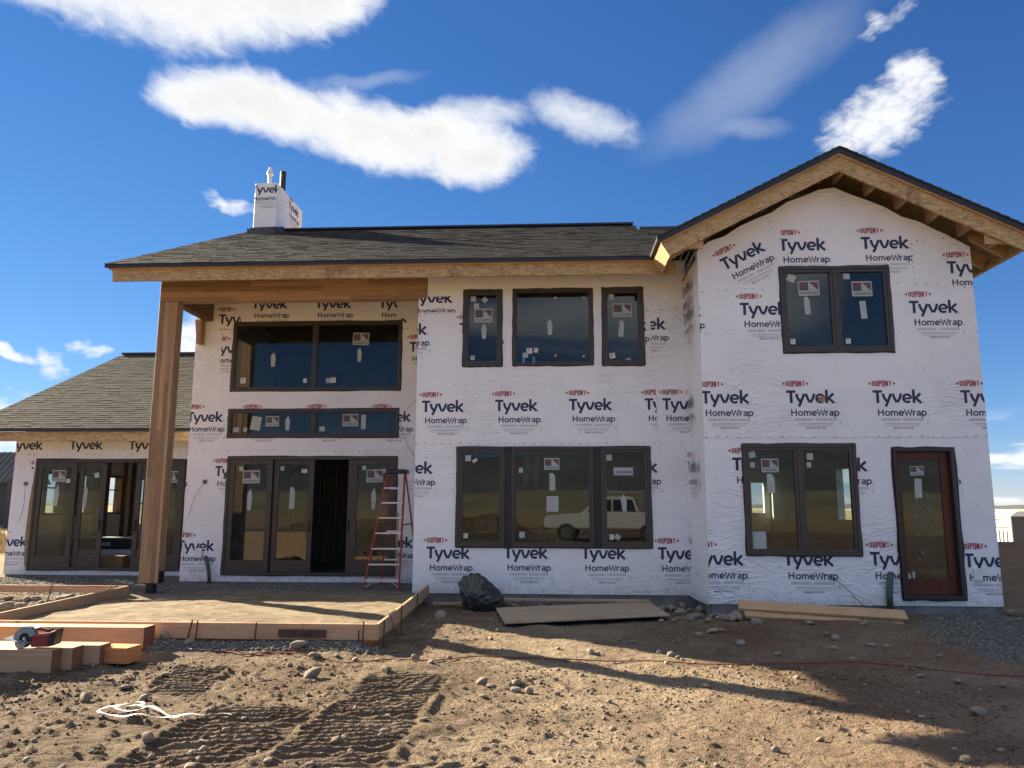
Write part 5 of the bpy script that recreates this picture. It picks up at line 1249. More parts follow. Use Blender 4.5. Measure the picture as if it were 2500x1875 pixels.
m.hexa([(CX1+.005, CY0-.1, EZ+S_M*(CY0-.1-EY)), (CX1+.14, CY0-.1, EZ+S_M*(CY0-.1-EY)), (CX1+.14, RY, RZ), (CX1+.005, RY, RZ)], [(CX1+.006, CY0-.1, EZ+S_M*(CY0-EY)+.12), (CX1+.02, CY0-.1, EZ+S_M*(CY0-EY)+.12), (CX1+.02, RY, RZ+.12), (CX1+.006, RY, RZ+.12)])
m.build('flashing', ['flashing_black'], ch)
place_logo(ch, CX0-.085, CZ-.27, CY0, (CX0+.005, CX1-.005, 8.5, CZ-.01)); place_logo(ch, CY0+.85, CZ-.33, CX1, (CY0+.01, CY1-.01, 8.9, CZ-.01), (), 0, 'X+')
px_, py_ = -7.30, 18.25
m = MB(); m.tube([(px_, py_, CZ-.02), (px_, py_, CZ+.26), (px_, py_, CZ+.27), (px_, py_, CZ+.34), (px_, py_, CZ+.40), (px_, py_, CZ+.44), (px_, py_, CZ+.47)], [.05, .05, .08, .085, .06, .04, .035], 14)
m.build('vent_pipe', ['pvc_white'], ch, smooth=False)
m = MB(); m.tube([(-7.22, 18.95, CZ-.02), (-7.22, 18.95, CZ+.62), (-7.22, 18.95, CZ+.621), (-7.22, 18.95, CZ+.67)], [.075, .075, .082, .082], 14); m.build('flue_pipe', ['steel_dark'], ch)

# conduits, boxes and loose cables on the walls
m = MB().tube([(-6.83, YC-.10, .02), (-6.85, YC-.09, .25), (-6.91, YC-.07, .45), (-6.97, YC-.03, .58)], .035, 10); m.build('conduit', ['conduit_green'], house, smooth=True)
m = MB().tube([(5.00, YR-.10, .05), (5.01, YR-.09, .3), (5.05, YR-.06, .50), (5.09, YR-.005, .60)], .048, 10); m.build('conduit', ['conduit_green'], house, smooth=True)
m = MB().box(-7.20, -7.05, YC-.05, YC-.007, .55, .74); m.build('outlet_box', ['pvc_white'], house, bevel=.006)
m = MB().box(6.30, 6.43, YR-.035, YR-.002, .50, .68); m.build('outlet_box', ['pvc_white'], house, bevel=.006)
for x, y, z in ((-11.68, YG, 2.05), (-7.09, YC, 2.06), (-2.55, YC, 2.06)):
    m = MB().tube([(x, y-.003, z), (x, y-.03, z)], .045, 14); m.build('outlet_box', ['wire_grey'], house)
def cable(pts, r, mat):
    m = MB(); P = [Vector(p) for p in pts]; q = []
    for i in range(len(P)-1):
        a = P[max(i-1, 0)]; b = P[i]; c = P[i+1]; d = P[min(i+2, len(P)-1)]
        for t in (0, .25, .5, .75):
            q.append(.5*((2*b)+(-a+c)*t+(2*a-5*b+4*c-d)*t*t+(-a+3*b-3*c+d)*t**3))
    q.append(P[-1]); m.tube(q, r, 5); return m
cable([(-7.10, YC-.03, 2.03), (-7.22, YC-.05, 1.85), (-7.33, YC-.03, 1.55), (-7.38, YC-.03, 1.35)], .004, '').build('cable', ['wire_grey'], house)
cable([(-11.68, YG-.03, 2.0), (-11.66, YG-.04, 1.7), (-11.70, YG-.02, 1.4), (-11.78, YG-.02, 1.2)], .004, '').build('cable', ['wire_grey'], house)
cable([(-2.72, YC-.02, 3.8), (-3.0, YC-.05, 3.5), (-3.1, YC-.04, 3.2), (-2.95, YC-.05, 2.8), (-2.8, YC-.03, 2.55)], .005, '').build('cable', ['wire_yellow'], house)
cable([(4.10, YR-.01, .58), (4.35, YR-.06, .42), (4.7, YR-.09, .05), (4.95, YR-.2, -.06)], .005, '').build('cable', ['plastic_black'], house)
cable([(-11.5, YG-.03, .1), (-11.35, YG-.05, .22), (-11.15, YG-.05, .22), (-11.05, YG-.04, .1)], .004, '').build('cable', ['wire_grey'], house)
# torn patch in the wrap
m = MB(); quad_xz(m, 4.225, 3.27, .11, .10, 10, YR-.009, .004, 0, [(-.5, -.2), (-.1, -.5), (.35, -.4), (.5, .05), (.25, .5), (-.2, .45)]); m.build('torn_patch', ['cardboard'], house)

# ------------------------------------------------------------------ things around the house
# stepladder
lad = thing('stepladder', 'red fibreglass stepladder with silver steps in front of the sliding door', 'ladder', (-3.0, 14.4, .05))
FL0, FR0 = Vector((-3.42, 13.82, .07)), Vector((-2.79, 13.86, .07)); TL, TR = Vector((-3.15, 14.36, 2.20)), Vector((-2.83, 14.38, 2.20))
BL0, BR0 = Vector((-3.36, 15.0, .10)), Vector((-2.62, 15.02, .10)); UL, UR = Vector((-3.11, 14.50, 2.19)), Vector((-2.84, 14.52, 2.19))
for a, b, n_ in ((FL0, TL, 'rail'), (FR0, TR, 'rail'), (BL0, UL, 'rear_rail'), (BR0, UR, 'rear_rail')):
    MB().bar(a, b, .030 if n_ == 'rail' else .026, .075 if n_ == 'rail' else .045, up=(0, 1, 0)).build(n_, ['ladder_red'], lad, bevel=.004)
for i in range(7):
    t = (i+.72)/7.75; a = FL0.lerp(TL, t); b = FR0.lerp(TR, t)
    m = MB().bar(a, b, .085, .030 if i else .05, up=(0, 0, 1)); m.build('step', ['aluminium'], lad, bevel=.004)
    if i in (2, 4, 6) or True:
        t2 = t; c = BL0.lerp(UL, t2); d = BR0.lerp(UR, t2)
        if i in (1, 3, 6): MB().bar(c, d, .022, .03).build('rear_brace', ['aluminium'], lad)
a = FL0.lerp(TL, .09); b = FR0.lerp(TR, .09); c = (a+b)/2
for p, q in ((FL0.lerp(TL, .035), a.lerp(b, .28)), (FR0.lerp(TR, .035), a.lerp(b, .72))): MB().bar(p, q, .022, .012).build('brace', ['aluminium'], lad)
MB().hexa([(-3.19, 14.30, 2.19), (-2.79, 14.31, 2.19), (-2.78, 14.58, 2.19), (-3.17, 14.57, 2.19)], [(-3.18, 14.31, 2.27), (-2.80, 14.32, 2.27), (-2.79, 14.57, 2.27), (-3.16, 14.56, 2.27)]).build('top_cap', ['plastic_black'], lad, bevel=.01)
for p, q in ((FR0.lerp(TR, .55), BR0.lerp(UR, .55)), (FL0.lerp(TL, .55), BL0.lerp(UL, .55))): MB().bar(p, q, .008, .025).build('spreader', ['steel_dark'], lad)

# formwork for the patio slab
form = thing('concrete_formwork', 'low board formwork with steel stakes around the patio earth', 'formwork', (-4.7, 9.3, 0))
zf = lambda y: .20+.055*(y-9.3)/4.0
def fboard(p0, p1, h0, name='form_board', mat='form_lumber_x', t=.04):
    """board on edge; p = (x, y, ztop)"""
    m = MB(); a = Vector(p0); b = Vector(p1); d = (b-a); d.z = 0; d.normalize(); n_ = Vector((-d.y, d.x, 0))*t
    m.hexa([a-Vector((0, 0, h0)), b-Vector((0, 0, h0)), b-Vector((0, 0, h0))+n_, a-Vector((0, 0, h0))+n_], [a, b, b+n_, a+n_]); return m.build(name, [mat], form, bevel=.003)
fboard((-7.22, 9.27, .20), (-3.02, 9.29, .20), .185); fboard((-3.015, 9.29, .20), (-2.11, 9.30, .20), .185)
fboard((-2.10, 9.30, .203), (-2.12, 11.30, .232), .185, mat='form_lumber_y'); fboard((-2.12, 11.305, .232), (-2.15, 13.32, .262), .185, mat='form_lumber_y')
fboard((-7.17, 9.32, .205), (-7.40, 13.22, .203), .185, mat='form_lumber_y'); fboard((-10.9, 13.20, .203), (-7.42, 13.26, .203), .12)
m = MB().box(-3.30, -2.72, 9.262, 9.272, .045, .135); m.build('splice_plate', ['rebar_rust'], form)
def stake(x, y, z0, z1, dx=0, dy=0, r=.009): MB().tube([(x, y, z0), (x+dx, y+dy, z1)], r, 6).build('stake', ['rebar_rust'], form)
for a in ((-4.42, 9.24, -.12, .24, .08, .0), (-4.30, 9.24, -.12, .23, .02, .01), (-3.58, 9.245, -.12, .215, .02, 0), (-2.33, 9.24, -.14, .14, .01, 0), (-2.27, 9.24, -.14, .24, 0, .01), (-2.06, 9.42, -.1, .235, 0, 0), (-1.9, 9.6, -.14, .26, -.14, .05), (-2.085, 10.6, -.1, .26, 0, 0), (-2.10, 11.9, -.1, .28, 0, 0),
          (-8.75, 13.12, -.05, .26, .05, .02), (-7.75, 13.1, -.03, .25, .10, .08), (-7.6, 13.16, -.03, .25, .02, .04)): stake(*a)
for x in (-3.58, -2.06): pass

# timbers, saw
def timber(name, label, x0, x1, y0, y1, z0, z1, skew=0.0, group=None):
    o = thing(name, label, 'timber', ((x0+x1)/2, (y0+y1)/2, z0), group)
    m = MB(); q = lambda z: [(x0, y0-skew, z), (x1, y0, z), (x1, y1, z), (x0, y1-skew, z)]
    m.hexa(q(z0), q(z1)); m.build('beam_body', ['timber_x'], o, bevel=.004)
    MB().hexa([(x1+.0005, y0+.004, z0+.004), (x1+.0005, y1-.004, z0+.004), (x1+.0005, y1-.004, z1-.004), (x1+.0005, y0+.004, z1-.004)], [(x1+.003, y0+.004, z0+.004), (x1+.003, y1-.004, z0+.004), (x1+.003, y1-.004, z1-.004), (x1+.003, y0+.004, z1-.004)]).build('end_grain', ['timber_end'], o)
    return o
timber('timber', 'long thick timber lying along the front form board', -9.6, -4.76, 8.92, 9.17, -.045, .19, .08)
timber('timber', 'front timber of the pile with the saw on it', -9.4, -5.17, 7.90, 8.06, -.11, .118, .03)
timber('timber', 'middle timber of the pile beneath the saw', -9.6, -5.06, 8.065, 8.26, -.11, .112, .03)
timber('timber', 'rear timber of the pile behind the saw', -9.5, -4.88, 8.265, 8.47, -.10, .105, .03)
for k_, (zz0, zz1, xe) in enumerate(((.119, .34, -6.36), (.341, .56, -6.42), (.561, .82, -6.38))):  # unseen stack, added so its shadow falls in front of the pile
    timber('timber', ('lowest', 'middle', 'topmost')[k_]+' timber of an out-of-view stack added for its shadow', -9.4, xe, 8.0, 8.36, zz0, zz1, .03)
o = thing('wood_offcut', 'short orange offcut block with a thin lip on its base', 'offcut', (-4.75, 8.45, -.09))
MB().hexa([(-4.97, 8.36, -.085), (-4.63, 8.34, -.085), (-4.60, 8.60, -.085), (-4.94, 8.62, -.085)], [(-4.965, 8.36, .065), (-4.625, 8.34, .065), (-4.60, 8.60, .065), (-4.94, 8.62, .065)]).build('block', ['offcut_wood'], o, bevel=.004)
MB().hexa([(-5.08, 8.37, -.095), (-4.60, 8.335, -.095), (-4.60, 8.60, -.095), (-5.05, 8.62, -.095)], [(-5.08, 8.37, -.0855), (-4.60, 8.335, -.0855), (-4.60, 8.60, -.0855), (-5.05, 8.62, -.0855)]).build('lip', ['offcut_wood'], o)

saw = thing('circular_saw', 'red and grey circular saw lying on the timber pile', 'saw', (-5.48, 8.08, .118))
def disc(cx, cy, cz, r, th, a0, a1, r0=0.0, n=20, tilt=0.12):
    m = MB(); o_, i_ = [], []
    for k in range(n+1):
        a = R(a0+(a1-a0)*k/n); o_.append((cx+r*math.cos(a), cz+r*math.sin(a))); i_.append((cx+r0*math.cos(a), cz+r0*math.sin(a)))
    f = lambda p, y: (p[0], y+(p[1]-cz)*tilt, p[1])
    for k in range(n):
        m.hexa([f(i_[k], cy), f(o_[k], cy), f(o_[k+1], cy), f(i_[k+1], cy)], [f(i_[k], cy+th), f(o_[k], cy+th), f(o_[k+1], cy+th), f(i_[k+1], cy+th)])
    return m
disc(-5.545, 7.99, .215, .118, .055, 15, 190, .055).build('upper_guard', ['tool_grey'], saw)
disc(-5.545, 8.005, .215, .095, .003, 0, 360, .0, 28).build('blade', ['steel_dark'], saw)
disc(-5.575, 7.985, .175, .062, .02, 150, 395, .012).build('lower_guard', ['tool_grey'], saw)
m = MB(); m.hexa([(-5.735, 7.93, .215), (-5.47, 7.93, .168), (-5.47, 8.10, .176), (-5.735, 8.10, .222)], [(-5.735, 7.93, .220), (-5.47, 7.93, .173), (-5.47, 8.10, .181), (-5.735, 8.10, .227)]); m.build('shoe_plate', ['tool_grey'], saw)
m = MB(); m.hexa([(-5.47, 7.98, .128), (-5.27, 7.99, .133), (-5.26, 8.12, .133), (-5.47, 8.11, .128)], [(-5.46, 7.985, .255), (-5.27, 7.995, .265), (-5.26, 8.115, .265), (-5.46, 8.105, .255)]); m.build('motor_housing', ['tool_red'], saw, bevel=.012)
m = MB(); m.hexa([(-5.29, 7.975, .135), (-5.225, 7.98, .15), (-5.22, 8.12, .15), (-5.285, 8.12, .135)], [(-5.27, 7.98, .285), (-5.20, 7.985, .31), (-5.195, 8.115, .31), (-5.265, 8.115, .285)]); m.build('battery', ['plastic_black'], saw, bevel=.01)
MB().tube([(-5.50, 8.06, .30), (-5.42, 8.06, .305), (-5.34, 8.06, .285), (-5.27, 8.06, .29)], [.016, .02, .019, .017], 8).build('handle', ['tool_red'], saw, smooth=True)
MB().tube([(-5.51, 8.03, .26), (-5.50, 8.02, .325)], .018, 8).build('front_knob', ['plastic_black'], saw)
disc(-5.545, 7.985, .215, .014, .018, 0, 360, 0).build('blade_bolt', ['chrome'], saw)

# garbage bag
def bag():
    bm = bmesh.new(); bmesh.ops.create_icosphere(bm, subdivisions=5, radius=1.0)
    ax = Vector((-.45, -.86, -.22)).normalized(); e1 = ax.cross(Vector((0, 0, 1))).normalized(); e2 = ax.cross(e1)
    for v in bm.verts:
        p = v.co.normalized(); c = p.dot(ax); ang = math.atan2(p.dot(e2), p.dot(e1))
        k = 1.0
        s = max(0, c)
        pleat = (1.1*abs(math.sin(ang*5.5+.8*math.sin(ang*3)))**.7+.9*abs(math.sin(ang*9+1.0+1.5*c))+.5*abs(math.sin(ang*17+2*c))-1.2)*.13*min(1, max(0, c+.35)*1.6)*(1-.5*s)-.35*max(0, s-.75)
        lump = .10*math.sin(3.1*p.x+1.7)*math.cos(2.6*p.z+.4)+.05*math.sin(6*p.y+4*p.z)
        crease = -.05*max(0, 1-abs(math.sin(4.0*p.x+3.0*p.z+2.0*math.sin(3*p.y)))*5); fine = crease+.022*math.sin(17*p.x+9*p.z+3*math.sin(7*p.y))*math.sin(13*p.z-5*p.x)
        k += pleat+lump+fine
        q = Vector((p.x*.37, p.y*.33, p.z*.33))*k
        if p.z > .2: q.x -= .10*(p.z-.2); q.z += .13*max(0, p.z-.45)
        if p.x > .1 and p.z > 0: q.z -= .20*(p.x-.1)*p.z*1.6
        if q.z < -.26: q.z = -.26+(q.z+.26)*.15
        v.co = q
    me_ = bpy.data.meshes.new('garbage_bag'); bm.to_mesh(me_); bm.free(); me_.materials.append(MATS['bag_plastic'])
    me_.polygons.foreach_set('use_smooth', [True]*len(me_.polygons))
    t = thing('garbage_bag', 'stuffed black garbage bag leaning at the foot of the middle wall', 'garbage bag', (-1.19, 12.86, -.14))
    o = bpy.data.objects.new('bag_body', me_); COL.objects.link(o); o.parent = t; o.location = (0, 0, .26)
    m = MB(); c = Vector((-1.19, 12.86, .12))+ax*.30
    for i in range(7):
        a = i*.9; m.tube([c-ax*.02, c+ax*.04+(e1*math.cos(a)+e2*math.sin(a))*.02, c+ax*.09+(e1*math.cos(a)+e2*math.sin(a))*.06], [.02, .016, .006], 5)
    m.build('bag_neck', ['bag_plastic'], t, smooth=True)
bag()

# sheets and planks
def sheet(name, label, cat, pts, t, mat):
    m = MB(); nrm = (Vector(pts[1])-Vector(pts[0])).cross(Vector(pts[2])-Vector(pts[0])).normalized()
    if nrm.z < 0: nrm = -nrm
    m.hexa([Vector(p)-nrm*t for p in pts], [Vector(p) for p in pts]); return tag(m.build(name, [mat], None, bevel=.002), label, cat)
sheet('plywood_sheet', 'tan plywood sheet lying flat on the dirt below the three part window', 'plywood', [(-.72, 11.18, -.045), (1.72, 11.98, -.02), (1.55, 13.2, .03), (-.94, 12.38, .01)], .018, 'plywood')
sheet('plywood_sheet', 'brown plywood sheet leaning beside the right corner of the house', 'plywood', [(6.76, 12.62, -.12), (9.1, 12.5, -.15), (9.1, 12.85, 1.03), (6.78, 12.95, 1.05)], .018, 'plywood_brown')
def plank(label, p0, p1, w, t, roll=0.0, mat='lumber_x', name='plank'):
    m = MB(); p0 = Vector(p0); p1 = Vector(p1); a = (p1-p0).normalized(); s = a.cross(Vector((0, 0, 1))).normalized(); u = s.cross(a)
    s, u = s*math.cos(R(roll))+u*math.sin(R(roll)), u*math.cos(R(roll))-s*math.sin(R(roll))
    q = lambda p: [p-s*w/2-u*t/2, p+s*w/2-u*t/2, p+s*w/2+u*t/2, p-s*w/2+u*t/2]
    m.hexa(q(p0), q(p1)); return tag(m.build(name, [mat], None, bevel=.003), label, 'plank')
plank('upper of the two planks beside the wall left of the entry door', (2.72, 11.92, .14), (5.02, 11.62, .055), .20, .045, -30)
plank('lower of the two planks beside the wall left of the entry door', (2.78, 11.80, .035), (4.95, 11.60, -.03), .19, .045, -24)
plank('narrow board lying along the foot of the middle wall behind the plywood', (-.95, 13.18, .045), (1.55, 13.14, .045), .14, .038, 4)
plank('short board on the ground between the formwork and the garbage bag', (-2.05, 13.05, -.02), (-1.05, 13.12, -.02), .09, .04, 0)

# cord and strapping on the ground
def ground_line(pts, r, lift=.004):
    P = [Vector((x, y, 0)) for x, y in pts]; q = []
    for i in range(len(P)-1):
        a = P[max(i-1, 0)]; b = P[i]; c = P[i+1]; d = P[min(i+2, len(P)-1)]
        for k in range(6):
            t = k/6; q.append(.5*((2*b)+(-a+c)*t+(2*a-5*b+4*c-d)*t*t+(-a+3*b-3*c+d)*t**3))
    q.append(P[-1])
    for p in q: p.z = max(gz(p.x, p.y), gz(p.x, p.y-.05))+r+lift
    for _ in range(2):
        for i in range(1, len(q)-1): q[i].z = max((q[i-1].z+q[i].z+q[i+1].z)/3, gz(q[i].x, q[i].y)+r)
    return q
m = MB().tube(ground_line([(-4.25, 9.0), (-3.77, 8.95), (-3.53, 8.86), (-3.25, 8.92), (-2.93, 8.87), (-2.53, 8.74), (-2.19, 8.62), (-1.85, 8.7), (-1.52, 8.63), (-1.21, 8.8), (-.87, 8.99), (-.26, 8.9), (.29, 8.9), (1.01, 8.92), (1.7, 8.82), (2.4, 8.8), (3.24, 8.86), (3.85, 8.7), (4.28, 8.5), (4.74, 8.38), (6.5, 8.2)], .0065), .0065, 6)
tag(m.build('extension_cord', ['cord_red'], None, smooth=True), 'red extension cord snaking across the dirt in front of the house', 'cord')
m = MB().tube(ground_line([(-4.0, 8.98), (-3.6, 8.93), (-3.3, 8.84), (-3.0, 8.93), (-2.75, 8.97)], .005), .005, 6)
tag(m.build('extension_cord', ['cord_red'], None, smooth=True), 'short slack loop of cord beside the gravel under the front form board', 'cord')
def ribbon(pts, w, lift=0.02, name='strap'):
    q = ground_line(pts, .002, lift); m = MB()
    for i in range(len(q)-1):
        d = (q[i+1]-q[i]); d.z = 0
        if d.length < 1e-4: continue
        d.normalize(); n0 = Vector((-d.y, d.x, .25*math.sin(i*.5))); a, b = q[i], q[i+1]
        m.hexa([a-n0*w/2, b-n0*w/2, b+n0*w/2, a+n0*w/2], [p+Vector((0, 0, .0012)) for p in (a-n0*w/2, b-n0*w/2, b+n0*w/2, a+n0*w/2)])
    return m
m = ribbon([(-2.62, 6.37), (-2.85, 6.28), (-3.05, 6.21), (-3.25, 6.17), (-3.46, 6.18), (-3.62, 6.25), (-3.70, 6.33), (-3.66, 6.52), (-3.60, 6.66), (-3.52, 6.66), (-3.47, 6.55), (-3.55, 6.44), (-3.60, 6.38), (-3.52, 6.33), (-3.40, 6.37), (-3.40, 6.47), (-3.50, 6.52), (-3.38, 6.50), (-3.20, 6.36), (-3.02, 6.20), (-2.95, 6.16)], .026, .03)
tag(m.build('packing_strap', ['strap_white'], None), 'tangled white plastic packing strap on the dirt', 'strap')

# cartons just inside the low wing
ct = thing('bath_carton', 'long white carton with black printed band inside the open sliding door', 'carton', (-10.3, 18.2, .17))
MB().box(-11.3, -9.5, 17.9, 18.6, .171, .55).box(-11.3, -9.5, 17.9, 18.6, .80, .83).build('carton_body', ['carton_white'], ct, bevel=.006)
MB().box(-11.298, -9.502, 17.902, 18.598, .551, .799).build('printed_band', ['carton_black'], ct)
m = MB()
for v, f, l in font_word('KOHLER', .085, .42, .03): m.add([(-10.93+a, 17.898, .63+b) for a, b in v], f)
m.build('lettering', ['carton_white'], ct, recalc=False)
o = MB().box(-10.35, -9.83, 17.25, 17.6, .171, .44).build('cardboard_box', ['cardboard'], None, bevel=.006); tag(o, 'small brown cardboard box inside the open sliding door', 'box')

# ------------------------------------------------------------------ stones
def rock_mesh(i, sub, flatk):
    bm = bmesh.new(); bmesh.ops.create_icosphere(bm, subdivisions=sub, radius=1.0)
    rnd = random.Random(100+i); ph = [rnd.uniform(0, 6.3) for _ in range(9)]; st = (rnd.uniform(.8, 1.25), rnd.uniform(.75, 1.1), rnd.uniform(.55, .85)*flatk)
    cuts = [(Vector((rnd.gauss(0, 1), rnd.gauss(0, 1), rnd.gauss(0, .8))).normalized(), rnd.uniform(.62, .88)) for _ in range(5)]
    for v in bm.verts:
        p = v.co.copy(); k = 1+.13*math.sin(2.1*p.x+ph[0])*math.sin(2.4*p.y+ph[1])+.10*math.sin(3.2*p.z+ph[2]+1.5*p.x)+.04*math.sin(7*p.x+ph[3])*math.sin(6*p.z+ph[4])
        p = p*k
        for nrm, d in cuts:
            e = p.dot(nrm)-d
            if e > 0: p -= nrm*e*.75
        v.co = Vector((p.x*st[0], p.y*st[1], p.z*st[2]))
    me_ = bpy.data.meshes.new('rock'); bm.to_mesh(me_); bm.free(); me_.materials.append(MATS['rock'])
    me_.polygons.foreach_set('use_smooth', [True]*len(me_.polygons)); return me_
RM = [rock_mesh(i, 3, 1.0 if i % 3 else .7) for i in range(9)]
RMF = rock_mesh(20, 3, .55)
def rock(x, y, r, label, group=None, mesh=None, name='stone', sink=.35, sc=(1, 1, 1), z=None):
    o = bpy.data.objects.new(name, mesh or random.choice(RM)); COL.objects.link(o)
    o.rotation_euler = (random.uniform(-.3, .3), random.uniform(-.3, .3), random.uniform(0, 6.28)); o.scale = (r*sc[0], r*sc[1], r*sc[2])
    o.location = (x, y, (gz(x, y) if z is None else z)+r*.62*(1-sink)); tag(o, label, 'rock', group); return o
special = {0: 'round grey boulder in front of the long timber, beside two stakes', 1: 'round stone alone in the dirt left of the strap', 23: 'flat pale stone at the gravel below the front form board', 24: 'stone standing behind the flat pale stone at the gravel',
           25: 'grey rounded stone touching the red cord below the form board', 26: 'broad half-buried stone above the crawler track', 31: 'smooth pink-grey boulder between formwork and plywood', 37: 'tan stone near the middle of the yard with a smaller one beside it',
           66: 'largest stone in the sunny strip below the plywood sheet', 73: 'flat stone lying in the post shadow'}
G_ST = 'loose stones scattered over the dirt yard'
for i, (x, y, r) in enumerate(ROCKS):
    big_ = r > .045
    if i in special: rock(x, y, r, special[i])
    elif y > 11.2: rock(x, y, r, 'cobble lying in the shade close to the house foundation', 'cobbles in the shade by the foundation')
    else:
        if y > 8.95: w_ = 'near the red cord and the formwork corner' if x < 0 else 'in the dark strip between cord and house'
        elif x < -3.2: w_ = 'on the dirt below the timber pile and strap'
        elif x < -1.0: w_ = 'among the crawler tracks left of centre' if y < 7.6 else 'between the crawler tracks and the gravel'
        elif x < .6: w_ = 'in the sunny middle of the yard' if y > 6.2 else 'by the tyre track at the bottom centre'
        elif x < 2.2: w_ = 'in the sunny yard below the post shadow' if y > 6.2 else 'near the bottom edge right of centre'
        else: w_ = 'in the large shadow at the lower right'
        rock(x, y, r, ('larger' if r > .045 else 'medium' if r > .03 else 'small')+' loose stone '+w_, 'loose stones '+w_)
for i, (x, y, r) in enumerate(BED_ROCKS):
    y = min(y, 13.02); x = min(x, -7.55)
    if i == 0: rock(x, y, r*1.2, 'big pale boulder at the left edge behind the timber formwork', sink=.2)
    elif i == 3: rock(x, y, r, 'long flat pale rock in the stone bed beside the formwork', mesh=RMF, sc=(1.25, .7, .8), sink=.1)
    else: rock(x, y, r, 'cobble in the stone bed left of the formwork', 'cobbles in the bed left of the formwork', sink=.2)
rr = random.Random(5)
for i in range(46):          # cobbles heaped against the foundation corner
    x = rr.uniform(1.55, 2.75); y = rr.uniform(11.75, 13.1) if x < 2.3 else rr.uniform(11.7, 12.1)
    rock(x, y, rr.uniform(.035, .09), 'cobble lying in the shade close to the house foundation', 'cobbles in the shade by the foundation', sink=.1)
for i in range(20):
    x = rr.uniform(-1.9, 1.6); rock(x, rr.uniform(12.75, 13.3), rr.uniform(.03, .07), 'cobble lying in the shade close to the house foundation', 'cobbles in the shade by the foundation', sink=.2)

def scatter(name, n, region, rmin, rmax, mat, seed, sub=1, zfun=None, power=2.5, accept=None):
    """many little stones as one piece of ground cover"""
    rnd = np.random.default_rng(seed)
    bm = bmesh.new(); bmesh.ops.create_icosphere(bm, subdivisions=sub, radius=1.0)
    base = np.array([v.co[:] for v in bm.verts]); tri = np.array([[v.index for v in f.verts] for f in bm.faces]); bm.free()
    x = rnd.uniform(region[0], region[1], n); y = rnd.uniform(region[2], region[3], n)
    if accept is not None:
        k = accept(x, y, rnd); x = x[k]; y = y[k]; n = len(x)
    z = (zfun or ground_height)(x, y)
    r = rmin+(rmax-rmin)*rnd.random(n)**power
    s = rnd.uniform(.6, 1.3, (n, 1, 3))*np.array([1, 1, .7]); jit = rnd.uniform(.75, 1.25, (n, len(base), 1))
    a = rnd.uniform(0, 6.28, n); ca, sa = np.cos(a)[:, None], np.sin(a)[:, None]
    P = base[None]*jit*s*r[:, None, None]
    Q = np.empty_like(P); Q[..., 0] = P[..., 0]*ca-P[..., 1]*sa; Q[..., 1] = P[..., 0]*sa+P[..., 1]*ca; Q[..., 2] = P[..., 2]
    Q += np.stack([x, y, z+r*.25], -1)[:, None, :]
    F = (tri[None]+(np.arange(n)*len(base))[:, None, None]).reshape(-1, 3)
    me_ = raw_mesh(name, Q.reshape(-1, 3), F, [mat])
    o = bpy.data.objects.new(name, me_); COL.objects.link(o); return tag(o, kind='stuff')
patchy = lambda x, y, rnd: (fbm(x*.9, y*.9, 3, 90) > rnd.uniform(-.28, .30, len(x)))
scatter('pebbles', 6500, (-7, 7, 4.9, 12.2), .004, .026, 'rock', 1, 1, accept=patchy, power=4.5)
scatter('dirt_clods', 14000, (-5.2, 4, 4.9, 8.8), .004, .020, 'dirt', 2, 1, accept=patchy, power=3)
def in_apron(x, y, rnd):
    q = ((x-8.0)/3.3)**2+((y-10.2)/3.1)**2
    return q < rnd.uniform(.8, 1.02, len(x))
scatter('gravel', 20000, (4.4, 8.5, 7.0, 12.3), .006, .020, 'gravel', 3, 1, accept=in_apron, power=1.6)
scatter('gravel', 5000, (-7.1, -2.0, 8.98, 9.26), .007, .020, 'gravel', 4, 1, power=1.6)
scatter('gravel', 6000, (-12, -7.4, 13.4, 16.3), .007, .022, 'gravel', 6, 1, power=1.6)
scatter('gravel', 6000, (-7.3, -2.5, 13.7, 15.2), .005, .016, 'gravel', 7, 1, power=1.6, zfun=lambda x, y: 0.125-0.035*sstep(y, 11, 15)-0.055*(1-sstep(x, -7.3, -5.6))+0.05*fbm(x*1.7, y*1.7, 3, 81))
scatter('pebbles', 2500, (-9.6, -7.5, 9.6, 13.1), .012, .05, 'rock', 8, 1, power=2.2)

# ------------------------------------------------------------------ beyond the yard
def terrain_strip(name, y0, y1, x0, x1, hfun, mat, n=160):
    xs_ = np.linspace(x0, x1, n); m = MB()
    for i in range(n-1):
        a, b = xs_[i], xs_[i+1]; ha, hb = hfun(a), hfun(b)
        m.add([(a, y0, -2), (b, y0, -2), (b, (y0+y1)/2, hb), (a, (y0+y1)/2, ha)], [(0, 1, 2, 3)]); m.add([(a, (y0+y1)/2, ha), (b, (y0+y1)/2, hb), (b, y1, -2), (a, y1, -2)], [(0, 1, 2, 3)])
    return tag(m.build(name, [mat], None, recalc=False), kind='structure')
nz = lambda x, s: float(fbm(np.array([x/s]), np.array([3.3]), 4, 95)[0])
terrain_strip('distant_field', 500, 640, -900, 1100, lambda x: -.2+.9*nz(x, 180), 'far_field')
terrain_strip('distant_tree_line', 900, 990, -1500, 1800, lambda x: 3.0+4*nz(x, 30)+2*nz(x, 9), 'far_trees', 420)
